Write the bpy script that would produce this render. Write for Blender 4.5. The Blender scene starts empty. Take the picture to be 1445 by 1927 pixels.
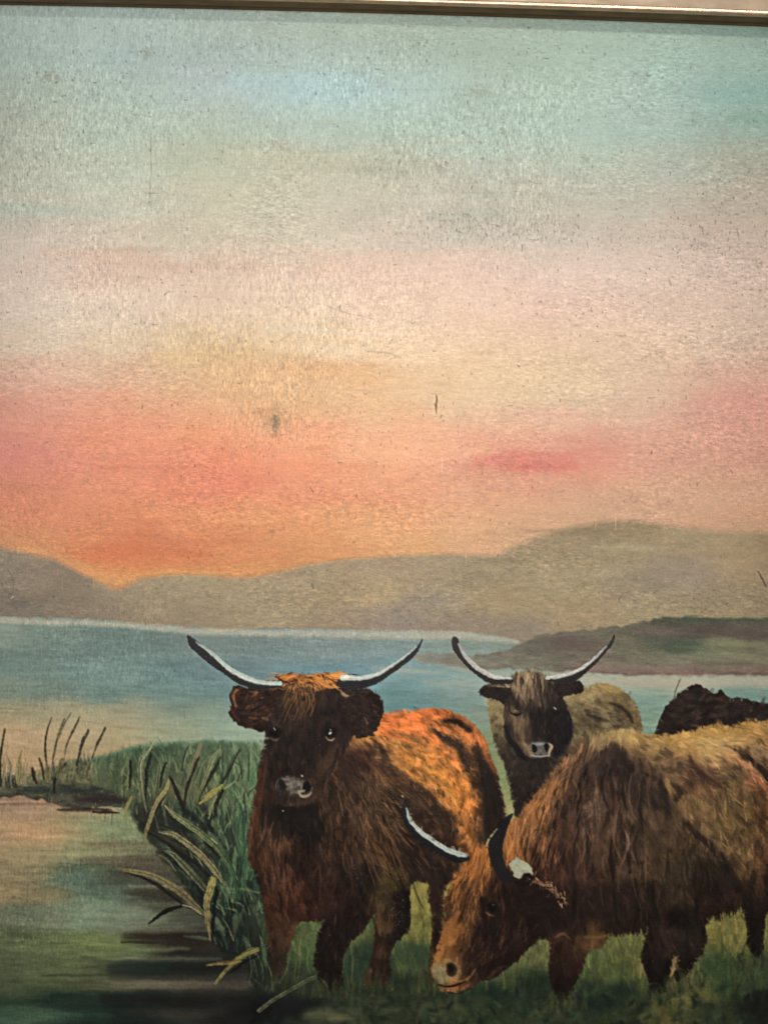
import bpy, math
import numpy as np

# ================================================================ camera, light, exposure
U = 0.0003115                      # one unit of the painting in metres
ROT = math.radians(1.66)           # the picture hangs this much out of level with the camera
CX, CY, HZ = 722.5, 963.5, 1.5     # painting unit that the camera looks at, and its height above the floor
CAM_D = 0.75
sc = bpy.context.scene
col = sc.collection
cam = bpy.data.objects.new('camera', bpy.data.cameras.new('camera')); col.objects.link(cam)
from mathutils import Matrix, Vector
c_, s_ = math.cos(ROT), math.sin(ROT)
cam.matrix_world = Matrix(((c_, -s_, 0, 0), (0, 0, -1, -CAM_D), (s_, c_, 0, HZ), (0, 0, 0, 1)))
cam.data.sensor_fit = 'VERTICAL'; cam.data.sensor_height = 24
cam.data.lens = 24*CAM_D/(1927*U); cam.data.clip_start = 0.01; cam.data.clip_end = 50
sc.camera = cam
world = bpy.data.worlds.new('World'); sc.world = world; world.use_nodes = True
bg = world.node_tree.nodes['Background']; bg.inputs[0].default_value = (1.0, 0.93, 0.84, 1); bg.inputs[1].default_value = 0.22
def area(name, loc, target, size, sy, power, colr):
    l = bpy.data.lights.new(name, 'AREA'); l.shape = 'RECTANGLE'; l.size = size; l.size_y = sy; l.energy = power; l.color = colr
    o = bpy.data.objects.new(name, l); col.objects.link(o); o.location = loc
    o.rotation_euler = (Vector(target)-Vector(loc)).to_track_quat('-Z', 'Y').to_euler(); return o
area('ceiling_lamp', (-0.06, -1.20, HZ+0.28), (-0.02, 0, HZ+0.00), 0.90, 0.50, 17.6, (1.0, 0.96, 0.90))
area('picture_lamp', (0.50, -1.10, HZ+1.00), (0.25, 0, HZ+0.30), 0.34, 0.08, 11.0, (1.0, 0.90, 0.78))
sc.view_settings.view_transform = 'Standard'; sc.view_settings.look = 'None'
sc.view_settings.exposure = 0; sc.view_settings.gamma = 1; sc.view_settings.use_curve_mapping = False

SAT = 0.90                         # the varnish has dulled every pigment a little
# ---------------------------------------------------------------- the oil paint, laid stroke by stroke
# All coordinates of the brush work are in units of the painting (about 0.31 mm each).
class Painter:
    def __init__(s, x0, y0, x1, y1, step, rot, seed=7):
        s.x0, s.y0, s.step = x0, y0, step
        s.W = int(round((x1-x0)/step))+1; s.H = int(round((y1-y0)/step))+1
        s.ca, s.sa = math.cos(rot), math.sin(rot)
        s.cx, s.cy = 722.5, 963.5
        u = x0+np.arange(s.W)*step; v = y0+np.arange(s.H)*step
        U, V = np.meshgrid(u-s.cx, v-s.cy)
        s.X = (U*s.ca-V*s.sa+s.cx).astype(np.float32)      # brush-work coordinates of every grid point
        s.Y = (U*s.sa+V*s.ca+s.cy).astype(np.float32)
        s.img = np.zeros((s.H, s.W, 3), np.float32)
        s.hgt = np.zeros((s.H, s.W), np.float32)
        s.lab = np.zeros((s.H, s.W), np.int16)
        s.names = ['none']
        s.rng = np.random.default_rng(seed)
    def label(s, name):
        s.names.append(name); return len(s.names)-1
    def T(s, p):                                           # brush coordinates -> grid index coordinates
        p = np.asarray(p, float); d = p-[s.cx, s.cy]
        u = d[..., 0]*s.ca+d[..., 1]*s.sa+s.cx; v = -d[..., 0]*s.sa+d[..., 1]*s.ca+s.cy
        return np.stack([(u-s.x0)/s.step, (v-s.y0)/s.step], -1)
    def noise(s, lx, ly, seed, shape=None):                # smooth value noise, feature size lx, ly units, range -1..1
        r = np.random.default_rng(seed); H, W = shape or (s.H, s.W)
        nx = int(W*s.step/lx)+3; ny = int(H*s.step/ly)+3
        g = r.uniform(-1, 1, (ny, nx)).astype(np.float32)
        fx = np.arange(W)*s.step/lx; fy = np.arange(H)*s.step/ly
        ix = fx.astype(int); iy = fy.astype(int); tx = (fx-ix).astype(np.float32); ty = (fy-iy).astype(np.float32)
        tx = tx*tx*(3-2*tx); ty = (ty*ty*(3-2*ty))[:, None]
        a = g[:, ix]*(1-tx)+g[:, ix+1]*tx
        return a[iy]*(1-ty)+a[iy+1]*ty
    def field(s, samples, sx, sy, box=None, warp=0, seed=1):   # colour field through scattered pigment samples
        y0, y1, x0, x1 = box or (0, s.H, 0, s.W); k = 5
        X = s.X[y0:y1:k, x0:x1:k]; Y = s.Y[y0:y1:k, x0:x1:k]
        if warp:
            X = X+warp*2*s.noise(90, 30, seed)[y0:y1:k, x0:x1:k]; Y = Y+warp*s.noise(70, 26, seed+1)[y0:y1:k, x0:x1:k]
        num = np.zeros(X.shape+(3,), np.float32); den = np.zeros(X.shape, np.float32)
        for (x, y, r, g, b) in samples:
            d = ((X-x)/sx)**2+((Y-y)/sy)**2
            w = np.exp(-d)+1e-4/(1+d)**2
            num += w[..., None]*np.array([r, g, b], np.float32); den += w
        c = num/den[..., None]
        h, w_ = y1-y0, x1-x0                                # bilinear up
        fy = np.minimum(np.arange(h)/k, c.shape[0]-1.001); fx = np.minimum(np.arange(w_)/k, c.shape[1]-1.001)
        iy = fy.astype(int); ix = fx.astype(int); ty = (fy-iy)[:, None, None].astype(np.float32); tx = (fx-ix)[None, :, None].astype(np.float32)
        iy1 = np.minimum(iy+1, c.shape[0]-1); ix1 = np.minimum(ix+1, c.shape[1]-1)
        r0 = c[iy]; r1 = c[iy1]; r = r0*(1-ty)+r1*ty
        return r[:, ix]*(1-tx)+r[:, ix1]*tx
    @staticmethod
    def smooth(p, closed=True, n=5):                        # Catmull-Rom through the points
        p = np.asarray(p, float); N = len(p)
        if not closed: p = np.vstack([2*p[0]-p[1], p, 2*p[-1]-p[-2]])
        out = []
        rg = range(N) if closed else range(1, N)
        for i in rg:
            a, b, c, d = (p[(i-1) % N], p[i], p[(i+1) % N], p[(i+2) % N]) if closed else (p[i-1], p[i], p[i+1], p[i+2])
            for t in np.arange(n)/n:
                out.append(0.5*(2*b+(c-a)*t+(2*a-5*b+4*c-d)*t*t+(3*b-a-3*c+d)*t**3))
        if not closed: out.append(p[-2])
        return np.array(out)
    def bbox(s, q, m):
        x0 = max(0, int(q[:, 0].min()-m)); x1 = min(s.W, int(q[:, 0].max()+m)+2)
        y0 = max(0, int(q[:, 1].min()-m)); y1 = min(s.H, int(q[:, 1].max()+m)+2)
        return (y0, y1, x0, x1) if (x1 > x0 and y1 > y0) else None
    def sdf(s, pts, feather, sm=True):                      # signed distance (units), positive inside
        q = s.T(s.smooth(pts) if sm else pts)
        bb = s.bbox(q, feather/s.step+4)
        if bb is None: return None, None
        y0, y1, x0, x1 = bb
        gx = np.arange(x0, x1, dtype=np.float32)[None, :]; gy = np.arange(y0, y1, dtype=np.float32)[:, None]
        ins = np.zeros((y1-y0, x1-x0), bool); d2 = np.full(ins.shape, 1e12, np.float32)
        n = len(q)
        for i in range(n):
            ax, ay = q[i]; bx, by = q[(i+1) % n]
            if ay != by:
                cond = ((ay > gy) != (by > gy))
                xi = (bx-ax)*(gy-ay)/(by-ay)+ax
                ins ^= cond & (gx < xi)
            ex, ey = bx-ax, by-ay; L = ex*ex+ey*ey+1e-9
            t = np.clip(((gx-ax)*ex+(gy-ay)*ey)/L, 0, 1)
            d2 = np.minimum(d2, (gx-ax-t*ex)**2+(gy-ay-t*ey)**2)
        return np.where(ins, 1, -1)*np.sqrt(d2)*s.step, bb
    def fill(s, pts, col, feather=2., rough=0., rscale=6., alpha=1., lab=None, hgt=0., sm=True, seed=3, var=0., vs=(14, 6)):
        d, bb = s.sdf(pts, feather+rough*2, sm)
        if d is None: return
        y0, y1, x0, x1 = bb; sl = (slice(y0, y1), slice(x0, x1))
        if rough: d = d+rough*s.noise(rscale, rscale, seed)[sl]
        m = np.clip(d/feather+.5, 0, 1); m = m*m*(3-2*m)
        if callable(col): c = col(bb)
        else: c = np.array(col, np.float32)
        if var: c = c*(1+var*s.noise(vs[0], vs[1], seed+9)[sl]+.6*var*s.noise(vs[0]/3, vs[1]/3, seed+10)[sl])[..., None]
        a = (m*alpha)[..., None]
        s.img[sl] = s.img[sl]*(1-a)+c*a
        if hgt: s.hgt[sl] = s.hgt[sl]*(1-m*.6)+m*hgt
        if lab is not None: s.lab[sl][m > .5] = lab
    def stroke(s, pts, w, col, alpha=1., soft=1.5, lab=None, hgt=.3, sm=True, dry=0., seed=0, col2=None, bristle=.13):
        p = s.smooth(pts, False, 4) if (sm and len(pts) > 2) else np.asarray(pts, float)
        q = s.T(p); n = len(q)
        w = np.interp(np.linspace(0, 1, n), np.linspace(0, 1, len(w)), w) if np.ndim(w) else np.full(n, float(w))
        bb = s.bbox(q, (w.max()+soft)/s.step+1)
        if bb is None: return
        y0, y1, x0, x1 = bb
        gx = np.arange(x0, x1, dtype=np.float32)[None, :]; gy = np.arange(y0, y1, dtype=np.float32)[:, None]
        wm = float(w.max())
        best = np.full((y1-y0, x1-x0), -1e9, np.float32); tt = np.zeros_like(best); cr = np.zeros_like(best)
        for i in range(n-1):
            ax, ay = q[i]; bx, by = q[i+1]; ex, ey = bx-ax, by-ay; L = ex*ex+ey*ey+1e-9
            t = np.clip(((gx-ax)*ex+(gy-ay)*ey)/L, 0, 1)
            d = np.sqrt((gx-ax-t*ex)**2+(gy-ay-t*ey)**2)*s.step
            e = (w[i]*(1-t)+w[i+1]*t)/2-d
            k = e > best; best = np.where(k, e, best); tt = np.where(k, (i+t)/(n-1), tt)
            if wm > 3: cr = np.where(k, ((gx-ax)*ey-(gy-ay)*ex)/math.sqrt(L)*s.step, cr)
        sl = (slice(y0, y1), slice(x0, x1))
        if wm > 3: best = best+s._rag[sl]*min(.12*wm, .9)
        m = np.clip(best/soft+.5, 0, 1)
        if dry: m = m*np.clip(1-dry*(s._dry[sl]+.35), 0, 1)
        a = (m*alpha)[..., None]
        c = np.array(col, np.float32)
        if col2 is not None: c = c*(1-tt[..., None])+np.array(col2, np.float32)*tt[..., None]
        if wm > 3: c = c*(1+bristle*min(1, 3.5/(soft+1))*np.interp(cr+s.rng.uniform(30, 200), np.arange(300)*1.3, s._bt))[..., None]
        s.img[sl] = s.img[sl]*(1-a)+c*a
        s.hgt[sl] += m*alpha*hgt*(1+.5*np.clip(best, 0, 2))
        if lab is not None: s.lab[sl][(best > -.2)] = lab
    def dirs(s, samples, x, y):
        a = np.array(samples, float); d = ((a[:, 0]-x)**2+(a[:, 1]-y)**2)
        w = 1/(d+60.)**1.5; v = (a[:, 2:4]*w[:, None]).sum(0)
        return v/(np.hypot(*v)+1e-9)
    def fur(s, pts, n, length, width, dsamp, jit=.25, bright=(.6, 1.5), tint=None, tp=0., alpha=(.3, .8), over=0., soft=2.0, hgt=.22, clip_lab=None, pal=None):
        pp = s.smooth(pts); x0, y0 = pp.min(0); x1, y1 = pp.max(0); r = s.rng
        base = s.img.copy(); k = 0; tries = 0
        px, py = pp[:, 0], pp[:, 1]; qx, qy = np.roll(px, -1), np.roll(py, -1)
        while k < n and tries < n*8:
            tries += 1
            x = r.uniform(x0, x1); y = r.uniform(y0, y1)
            c = ((py > y) != (qy > y)) & (x < (qx-px)*(y-py)/(qy-py+1e-9)+px)
            if c.sum() % 2 == 0: continue
            i, j = s.T((x, y)); i, j = int(i), int(j)
            if not (0 <= i < s.W and 0 <= j < s.H): k += 1; continue
            if clip_lab is not None and s.lab[j, i] not in clip_lab: k += 1; continue
            k += 1
            d = s.dirs(dsamp, x, y); an = math.atan2(d[1], d[0])+r.normal(0, jit)
            L = length*r.uniform(.5, 1.4); bend = r.normal(0, .25)
            p1 = (x-math.cos(an)*L/2, y-math.sin(an)*L/2); p3 = (x+math.cos(an+bend)*L/2, y+math.sin(an+bend)*L/2)
            i1, j1 = s.T(p3)
            if clip_lab is not None and not over:
                i1, j1 = int(i1), int(j1)
                if not (0 <= i1 < s.W and 0 <= j1 < s.H) or s.lab[j1, i1] not in clip_lab: continue
            col = base[j, i]*r.uniform(*bright)
            if tint is not None and r.random() < tp:
                t = tint[r.integers(len(tint))]; q = r.uniform(.2, .65); t = np.array(t, float); k_ = (col.mean()+6)*2.0/(t.mean()+1); t = t*min(1, k_); col = col*(1-q)+t*q
            s.stroke([p1, (x, y), p3], [width*.7, width*r.uniform(.8, 1.7), width*.3], col, r.uniform(*alpha), soft, None, hgt, sm=False)

def mottle(P, pts, n, w, l, dsamp, amt, alpha, lab):
    P.fur(pts, n, l, w, dsamp, .45, (1-amt, 1+amt), None, 0, alpha, soft=w*.45, hgt=.2, clip_lab=lab)

def paint(step, rot, x0=-215, y0=0, x1=1665, y1=2125):
    P = Painter(x0, y0, x1, y1, step, rot)
    R = P.rng
    P._rag = P.noise(4.5, 4.5, 93)*.7+P.noise(2.6, 2.6, 94)*.4
    P._bt = np.random.default_rng(5).normal(0, 1, 300).clip(-1.6, 1.6)
    P._dry = P.noise(3.2, 5, 91)*.6+P.noise(7, 3, 92)*.5
    L = {n: P.label(n) for n in (
        'sky', 'mountains', 'lake', 'headland', 'pond', 'bank', 'mud', 'reeds', 'grass',
        'cow_ginger', 'cow_ginger_horn_a', 'cow_ginger_horn_b', 'cow_ginger_eye_a', 'cow_ginger_eye_b', 'cow_ginger_nose', 'cow_ginger_ear_a', 'cow_ginger_ear_b',
        'cow_back', 'cow_back_horn_a', 'cow_back_horn_b', 'cow_back_nose', 'cow_back_ear_a', 'cow_back_ear_b',
        'cow_dark',
        'cow_graze', 'cow_graze_horn_a', 'cow_graze_horn_b', 'cow_graze_eye', 'cow_graze_nose', 'flake')}
    #SKY
    sky = []
    def row(y, xs, cols):
        for x, c in zip(xs, cols): sky.append((x, y)+c)
    xs = (-120, 60, 230, 400, 570, 740, 900, 1060, 1230, 1400, 1560)
    row(45, xs, ((150,172,166),(163,184,178),(165,188,184),(163,182,176),(160,180,170),(158,178,166),(156,176,164),(154,178,166),(150,178,166),(140,170,158),(130,160,150)))
    row(110, xs, ((150,172,166),(162,184,178),(160,184,184),(160,180,178),(164,186,182),(160,182,174),(154,178,166),(158,184,172),(152,182,172),(140,172,162),(130,160,150)))
    row(170, xs, ((150,168,160),(165,182,172),(165,188,180),(168,188,190),(165,196,200),(166,194,192),(160,184,174),(165,190,180),(156,184,176),(132,172,166),(125,160,152)))
    row(240, xs, ((160,170,158),(172,182,168),(172,192,180),(170,188,174),(168,190,182),(168,194,184),(160,184,174),(164,190,180),(156,184,178),(140,168,158),(128,158,146)))
    row(310, xs, ((165,172,160),(178,186,170),(180,192,176),(180,188,166),(186,186,164),(176,180,162),(180,188,176),(172,188,174),(168,180,168),(160,162,148),(150,155,140)))
    row(375, xs, ((170,172,158),(182,186,172),(188,192,176),(190,188,166),(192,190,170),(190,186,170),(180,180,166),(180,180,166),(178,176,164),(172,162,148),(160,152,138)))
    row(440, xs, ((178,170,155),(196,184,170),(198,184,164),(194,186,164),(198,188,168),(198,184,168),(186,178,164),(188,178,164),(192,176,160),(184,164,148),(172,154,138)))
    row(510, xs, ((180,160,142),(204,182,166),(206,172,150),(206,176,154),(214,182,158),(218,182,160),(214,180,162),(212,184,168),(204,178,162),(194,168,152),(180,155,138)))
    row(575, xs, ((182,160,140),(208,188,170),(212,188,166),(214,184,158),(218,188,160),(222,188,162),(220,184,160),(218,180,160),(208,176,156),(196,168,150),(182,155,138)))
    row(640, xs, ((184,160,136),(208,186,162),(208,182,150),(206,174,132),(220,188,148),(226,192,156),(220,184,150),(214,178,148),(208,176,150),(196,168,146),(182,152,132)))
    row(700, xs, ((190,145,122),(208,166,142),(206,164,130),(208,166,120),(214,166,118),(222,178,132),(220,184,142),(214,182,144),(206,172,144),(198,150,128),(184,135,115)))
    row(760, xs, ((196,125,108),(212,142,118),(216,146,112),(218,158,112),(216,166,114),(220,172,124),(214,178,140),(208,178,142),(202,164,138),(198,140,122),(184,128,112)))
    row(815, xs, ((196,120,102),(212,132,108),(220,134,98),(226,142,96),(228,152,108),(228,162,120),(224,164,128),(214,158,130),(204,148,124),(198,138,118),(184,126,108)))
    row(865, xs, ((196,116,102),(212,126,106),(216,128,94),(224,126,88),(230,144,98),(228,158,114),(214,140,112),(206,118,98),(200,142,118),(196,136,114),(180,124,106)))
    row(915, xs, ((192,116,94),(208,124,94),(214,130,92),(218,118,86),(222,132,92),(220,142,102),(210,148,112),(204,140,110),(200,148,116),(194,144,114),(180,128,104)))
    row(965, xs, ((186,110,82),(204,122,86),(208,124,82),(212,132,84),(214,140,88),(216,148,96),(212,152,110),(200,150,112),(190,140,108),(190,140,108),(176,126,100)))
    row(1030, xs, ((184,118,80),(200,132,84),(196,108,66),(198,114,68),(204,130,76),(208,148,94),(200,148,106),(180,140,105),(170,132,100),(168,132,100),(160,122,92)))
    row(1085, xs, ((184,122,84),(190,136,84),(196,132,78),(190,128,74),(186,128,78),(190,136,90),(180,135,100),(170,130,100),(160,125,95),(155,125,95),(150,120,90)))
    P.img[:] = P.field(sky, 105, 36, warp=13)
    P.lab[:] = L['sky']
    # loose horizontal brushwork of the sky
    for _ in range(1500):
        x = R.uniform(-230, 1680); y = R.uniform(0, 1100)
        i, j = P.T((x, y)); i = int(np.clip(i, 0, P.W-1)); j = int(np.clip(j+R.normal(0, 16/step), 0, P.H-1))
        c = P.img[j, i]*R.uniform(.965, 1.04); ln = R.uniform(40, 170); dy = R.normal(0, 6)
        P.stroke([(x-ln/2, y), (x, y+dy*.5+R.normal(0, 2)), (x+ln/2, y+dy)], [4, R.uniform(8, 22), 3], c, R.uniform(.15, .5), 9, None, .12)
    def dab(x, y, w, h, c, a, soft=None, tilt=0, lab=None, hg=.1):
        P.stroke([(x-w/2, y-tilt/2), (x, y), (x+w/2, y+tilt/2)], [h*.5, h, h*.4], c, a, soft or h*.6, lab, hg)
    dab(985, 868, 175, 24, (206, 108, 92), .75, 24, -2); dab(1020, 880, 130, 16, (202, 96, 84), .6, 14); dab(950, 858, 120, 12, (214,116,96), .5, 14)
    dab(450, 908, 130, 22, (218, 112, 84), .45, 24); dab(560, 880, 220, 16, (228,128,88), .35, 20); dab(300, 880, 200, 14, (206,112,84), .4, 16)
    dab(260, 1040, 240, 46, (192, 96, 58), .55, 40); dab(660, 940, 260, 20, (206, 122, 84), .4, 20)
    dab(20, 850, 120, 34, (216, 122, 110), .5, 30); dab(780, 850, 260, 34, (238, 170, 124), .45, 30); dab(630, 660, 220, 18, (228, 200, 166), .5, 16)
    dab(430, 668, 260, 24, (212, 172, 118), .55, 22); dab(560, 705, 330, 34, (222, 166, 108), .5, 30, 6); dab(620, 690, 160, 16, (218, 156, 100), .45, 16); dab(380, 735, 240, 20, (206, 158, 112), .4, 20); dab(1250, 930, 420, 40, (190, 148, 118), .45, 40); dab(1180, 965, 300, 24, (186, 150, 118), .4, 26); dab(518, 792, 16, 60, (176, 132, 92), .35, 14)
    dab(320, 500, 300, 12, (200, 158, 136), .5, 12, 10); dab(250, 470, 120, 10, (196, 152, 130), .4, 10); dab(700, 480, 220, 12, (210, 172, 148), .35, 12)
    dab(560, 620, 130, 10, (224, 204, 176), .5, 10, 6); dab(640, 626, 200, 8, (230, 206, 176), .5, 8, 14)
    dab(1040, 780, 120, 26, (212, 150, 132), .4, 26); dab(1390, 760, 160, 60, (204, 130, 116), .4, 50)
    dab(880, 405, 150, 26, (160, 166, 152), .5, 24); dab(740, 315, 160, 24, (166, 170, 150), .5, 20); dab(870, 285, 150, 22, (164, 196, 186), .5, 20)
    dab(560, 150, 260, 30, (160, 196, 204), .5, 26); dab(640, 175, 180, 24, (158, 194, 204), .4, 22, -10); dab(370, 135, 120, 22, (176, 190, 196), .45, 20)
    dab(80, 395, 230, 22, (160, 182, 168), .5, 20, 14); dab(200, 480, 240, 16, (204, 162, 138), .45, 16, 16)
    dab(1420, 225, 90, 24, (112, 158, 140), .5, 22); dab(1400, 175, 130, 26, (122, 168, 166), .5, 24); dab(1270, 285, 60, 34, (160, 176, 170), .4, 26)
    # worn patches where the priming shows, soft brown stains
    for (x, y, w, h, a) in ((518, 790, 14, 50, .55), (517, 792, 9, 40, .6), (519, 800, 7, 30, .5), (511, 1000, 10, 16, .55), (275, 96, 34, 24, .4), (100, 145, 34, 22, .4), (830, 312, 34, 20, .5), (905, 170, 70, 24, .3),
                            (1098, 298, 24, 14, .4), (1220, 142, 10, 8, .6), (945, 246, 14, 14, .5), (1426, 498, 12, 14, .5), (520, 270, 34, 30, .3), (690, 318, 60, 12, .35), (160, 905, 14, 8, .5), (890, 340, 20, 26, .35)):
        for _ in range(int(4+w*h/12)):
            xx = x+R.normal(0, w*.3); yy = y+R.normal(0, h*.28); l = R.uniform(2, 6); vv = R.random() < .7
            P.stroke([(xx, yy), (xx+(.3 if vv else l), yy+(l if vv else .3))], [2.2, 1.6], (122, 104, 78) if y > 400 else (128, 128, 108), a*R.uniform(.25, .7), 2.6, None, -.3, sm=False)
    #HILLS
    ridge = [(-260, 960), (-120, 1000), (0, 1031), (50, 1041), (110, 1056), (165, 1085), (205, 1105), (232, 1107), (262, 1090), (310, 1083), (390, 1083), (450, 1087), (510, 1080), (555, 1068), (620, 1056), (700, 1049), (780, 1045), (860, 1043), (925, 1046), (955, 1036), (1000, 1014), (1060, 996), (1120, 984), (1170, 980), (1215, 984), (1270, 992), (1330, 997), (1400, 1002), (1470, 1006), (1580, 1000), (1720, 1010)]
    mt = [(-100,1060,112,100,86),(0,1060,122,112,98),(60,1080,118,106,92),(120,1120,108,98,84),(20,1140,104,97,88),(180,1140,112,102,88),(240,1125,126,114,94),(300,1110,130,118,96),(400,1120,134,122,98),(480,1150,132,120,96),(380,1160,124,112,92),
          (560,1090,136,122,98),(620,1130,132,118,92),(700,1080,136,120,98),(720,1120,146,130,98),(640,1170,126,112,92),(730,1160,120,110,100),(800,1080,134,120,96),(820,1140,128,118,100),(860,1180,120,108,94),(900,1080,128,116,92),(940,1130,134,120,92),(950,1180,118,108,94),(1040,1030,130,116,90),(1060,1090,134,122,96),(1080,1150,132,118,92),
          (1160,1000,122,108,82),(1150,1050,132,120,94),(1200,1100,122,112,94),(1230,1130,132,120,96),(1290,1020,134,120,94),(1300,1080,128,116,100),(1370,1060,134,118,92),(1380,1130,126,114,90),(1450,1060,126,110,86),(1450,1130,118,106,84),(1560,1080,108,96,76)]
    hills = lambda bb: P.field(mt, 48, 26, bb, 8, 21)
    P.fill(ridge+[(1720, 1240), (-260, 1200)], hills, 15, 1.6, 22, 1, L['mountains'], .25, var=.035, seed=31)
    P.stroke([(10, 1033), (80, 1040), (150, 1062), (200, 1092), (228, 1100)], [3, 10, 12, 14, 8], (200, 146, 88), .5, 9, None, .1)
    P.stroke([(215, 1098), (250, 1084), (320, 1076), (440, 1079), (520, 1070)], [8, 8, 10, 8, 3], (196, 140, 82), .4, 9, None, .1)
    for _ in range(500):
        x = R.uniform(-230, 1680); y = R.uniform(1020, 1190); i, j = P.T((x, y)); i, j = int(np.clip(i, 0, P.W-1)), int(np.clip(j, 0, P.H-1))
        if P.lab[j, i] != L['mountains']: continue
        c = P.img[j, i]*R.uniform(.9, 1.1)+R.normal(0, 2, 3)
        P.stroke([(x-30, y+R.normal(0, 5)), (x, y), (x+30, y+R.normal(0, 7))], [3, R.uniform(5, 14), 3], c, R.uniform(.15, .4), 7, None, .12)
    for (x, y, w, h, c, a) in ((800,1130,60,26,(118,108,108),.35),(760,1165,60,18,(112,106,104),.35),(1280,1085,110,40,(118,108,100),.35),(1150,1078,160,20,(138,130,108),.3),(700,1128,90,14,(158,140,100),.4),(960,1055,90,8,(104,90,66),.35),(1190,1030,150,8,(150,140,118),.4),(1320,1130,120,24,(110,100,84),.4),(1080,1000,180,10,(112,96,72),.35),(20,1090,60,40,(112,106,96),.3)):
        dab(x, y, w, h, c, a, h*.8)
    #LAKE
    lk = [(-120,1185,112,130,122),(0,1190,122,146,138),(100,1200,98,128,124),(250,1215,88,120,120),(400,1215,96,122,124),(520,1225,98,126,130),(600,1220,106,132,136),(700,1210,104,134,140),(780,1210,106,136,138),(860,1215,110,136,134),(950,1215,108,132,124),
          (-120,1250,76,102,100),(0,1250,84,112,110),(200,1265,86,116,116),(330,1270,76,108,112),(430,1265,78,108,116),(560,1255,80,114,124),(650,1262,80,118,132),(720,1270,88,126,138),(800,1280,88,126,132),(880,1285,106,134,134),
          (760,1310,70,112,118),(880,1320,92,124,122),(930,1350,104,126,112),(0,1300,96,114,104),(100,1295,84,108,102),(200,1305,80,110,106),(330,1310,80,112,112),(430,1310,76,110,114),(740,1330,80,118,120),(900,1290,108,134,132),
          (-120,1340,120,118,92),(0,1338,140,136,104),(120,1338,134,134,106),(240,1340,128,132,108),(340,1340,108,128,112),(430,1345,104,132,122),(-120,1390,140,122,88),(40,1385,164,142,104),(140,1375,156,142,106),(230,1375,148,142,106),(330,1375,124,140,114),(440,1375,118,148,130),(490,1380,120,146,128),
          (0,1440,160,136,98),(80,1430,162,138,98),(160,1420,140,128,92),(1150,1290,128,142,128),(1300,1290,128,140,124),(1445,1285,116,130,116),(1230,1315,98,130,122),(1230,1350,96,128,112),(1380,1305,84,120,116),(1440,1310,76,110,106),(1600,1300,66,96,92),(1060,1290,120,134,120),
          (920,1400,106,120,84),(935,1450,104,118,78),(955,1540,140,140,88),(945,1500,112,120,72),(970,1580,120,120,78)]
    shore = [(-260, 1148), (0, 1161), (120, 1162), (200, 1168), (300, 1177), (365, 1180), (425, 1188), (500, 1182), (600, 1184), (723, 1187), (873, 1190), (963, 1203), (1050, 1220), (1720, 1240)]
    P.fill(shore+[(1720, 1620), (-260, 1500)], lambda bb: P.field(lk, 62, 20, bb, 7, 41), 3, 2, 10, 1, L['lake'], .2, var=.05, seed=43, vs=(30, 5))
    P.stroke([(-260, 1154), (0, 1167), (200, 1174), (365, 1188), (500, 1191), (723, 1195), (873, 1197), (975, 1208)], [10, 12, 10, 13, 12, 16, 16, 5], (160, 166, 150), .85, 7, None, .5, dry=.15, bristle=.05)
    for _ in range(420):
        x = R.uniform(-230, 1500); y = R.uniform(1200, 1400); i, j = P.T((x, y)); i, j = int(np.clip(i, 0, P.W-1)), int(np.clip(j, 0, P.H-1))
        c = P.img[j, i]*R.uniform(.9, 1.1)
        ln = R.uniform(20, 90); P.stroke([(x-ln/2, y-1), (x, y), (x+ln/2, y+2)], [2, R.uniform(3, 8), 2], c, R.uniform(.2, .5), 4, None, .12)
    dab(770, 1262, 130, 16, (140, 146, 132), .4, 12, 8); dab(860, 1285, 120, 14, (130, 140, 130), .35, 12, 6); dab(900,1262,110,10,(128,122,104),.5,10,10)
    #HEADLAND
    hd = [(800,1232,104,108,94),(880,1235,98,96,80),(960,1235,94,88,72),(1010,1215,88,82,66),(1000,1255,92,88,72),(1090,1195,92,86,66),(1080,1210,88,70,60),(1060,1240,86,80,64),(1150,1200,90,84,62),(1180,1180,84,80,58),(1260,1168,60,66,46),(1330,1165,64,68,48),(1420,1168,72,74,54),
          (1240,1195,86,74,60),(1300,1190,72,60,50),(1400,1190,80,66,56),(1250,1212,60,76,54),(1290,1218,58,76,52),(1200,1220,92,90,64),(1360,1215,100,100,66),(1420,1225,96,92,64),(1340,1228,96,98,68),(1150,1245,90,80,64),(1240,1245,94,88,68),(1380,1250,90,82,62),(1120,1262,96,78,68),(1250,1266,98,76,66),(1400,1266,94,72,62),(1600,1200,70,64,50),(1600,1250,70,60,48)]
    P.fill([(775, 1232), (830, 1230), (890, 1233), (948, 1225), (993, 1206), (1033, 1193), (1098, 1186), (1173, 1178), (1215, 1168), (1258, 1160), (1340, 1163), (1445, 1164), (1720, 1158), (1720, 1276), (1445, 1273), (1223, 1272), (1093, 1266), (1000, 1262), (900, 1258), (800, 1248)],
           lambda bb: P.field(hd, 34, 10, bb, 4, 51), 7, 3, 10, 1, L['headland'], .35, var=.08, seed=53, vs=(24, 6))
    P.stroke([(1100, 1281), (1230, 1284), (1350, 1283), (1500, 1284), (1720, 1288)], [12, 18, 20, 14, 12], (142, 140, 124), .7, 10, None, .3, dry=.1, bristle=.04)
    P.stroke([(1245, 1163), (1300, 1167), (1380, 1166), (1500, 1166)], [3, 7, 6, 5], (52, 66, 44), .7, 5, None, .1)
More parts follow.
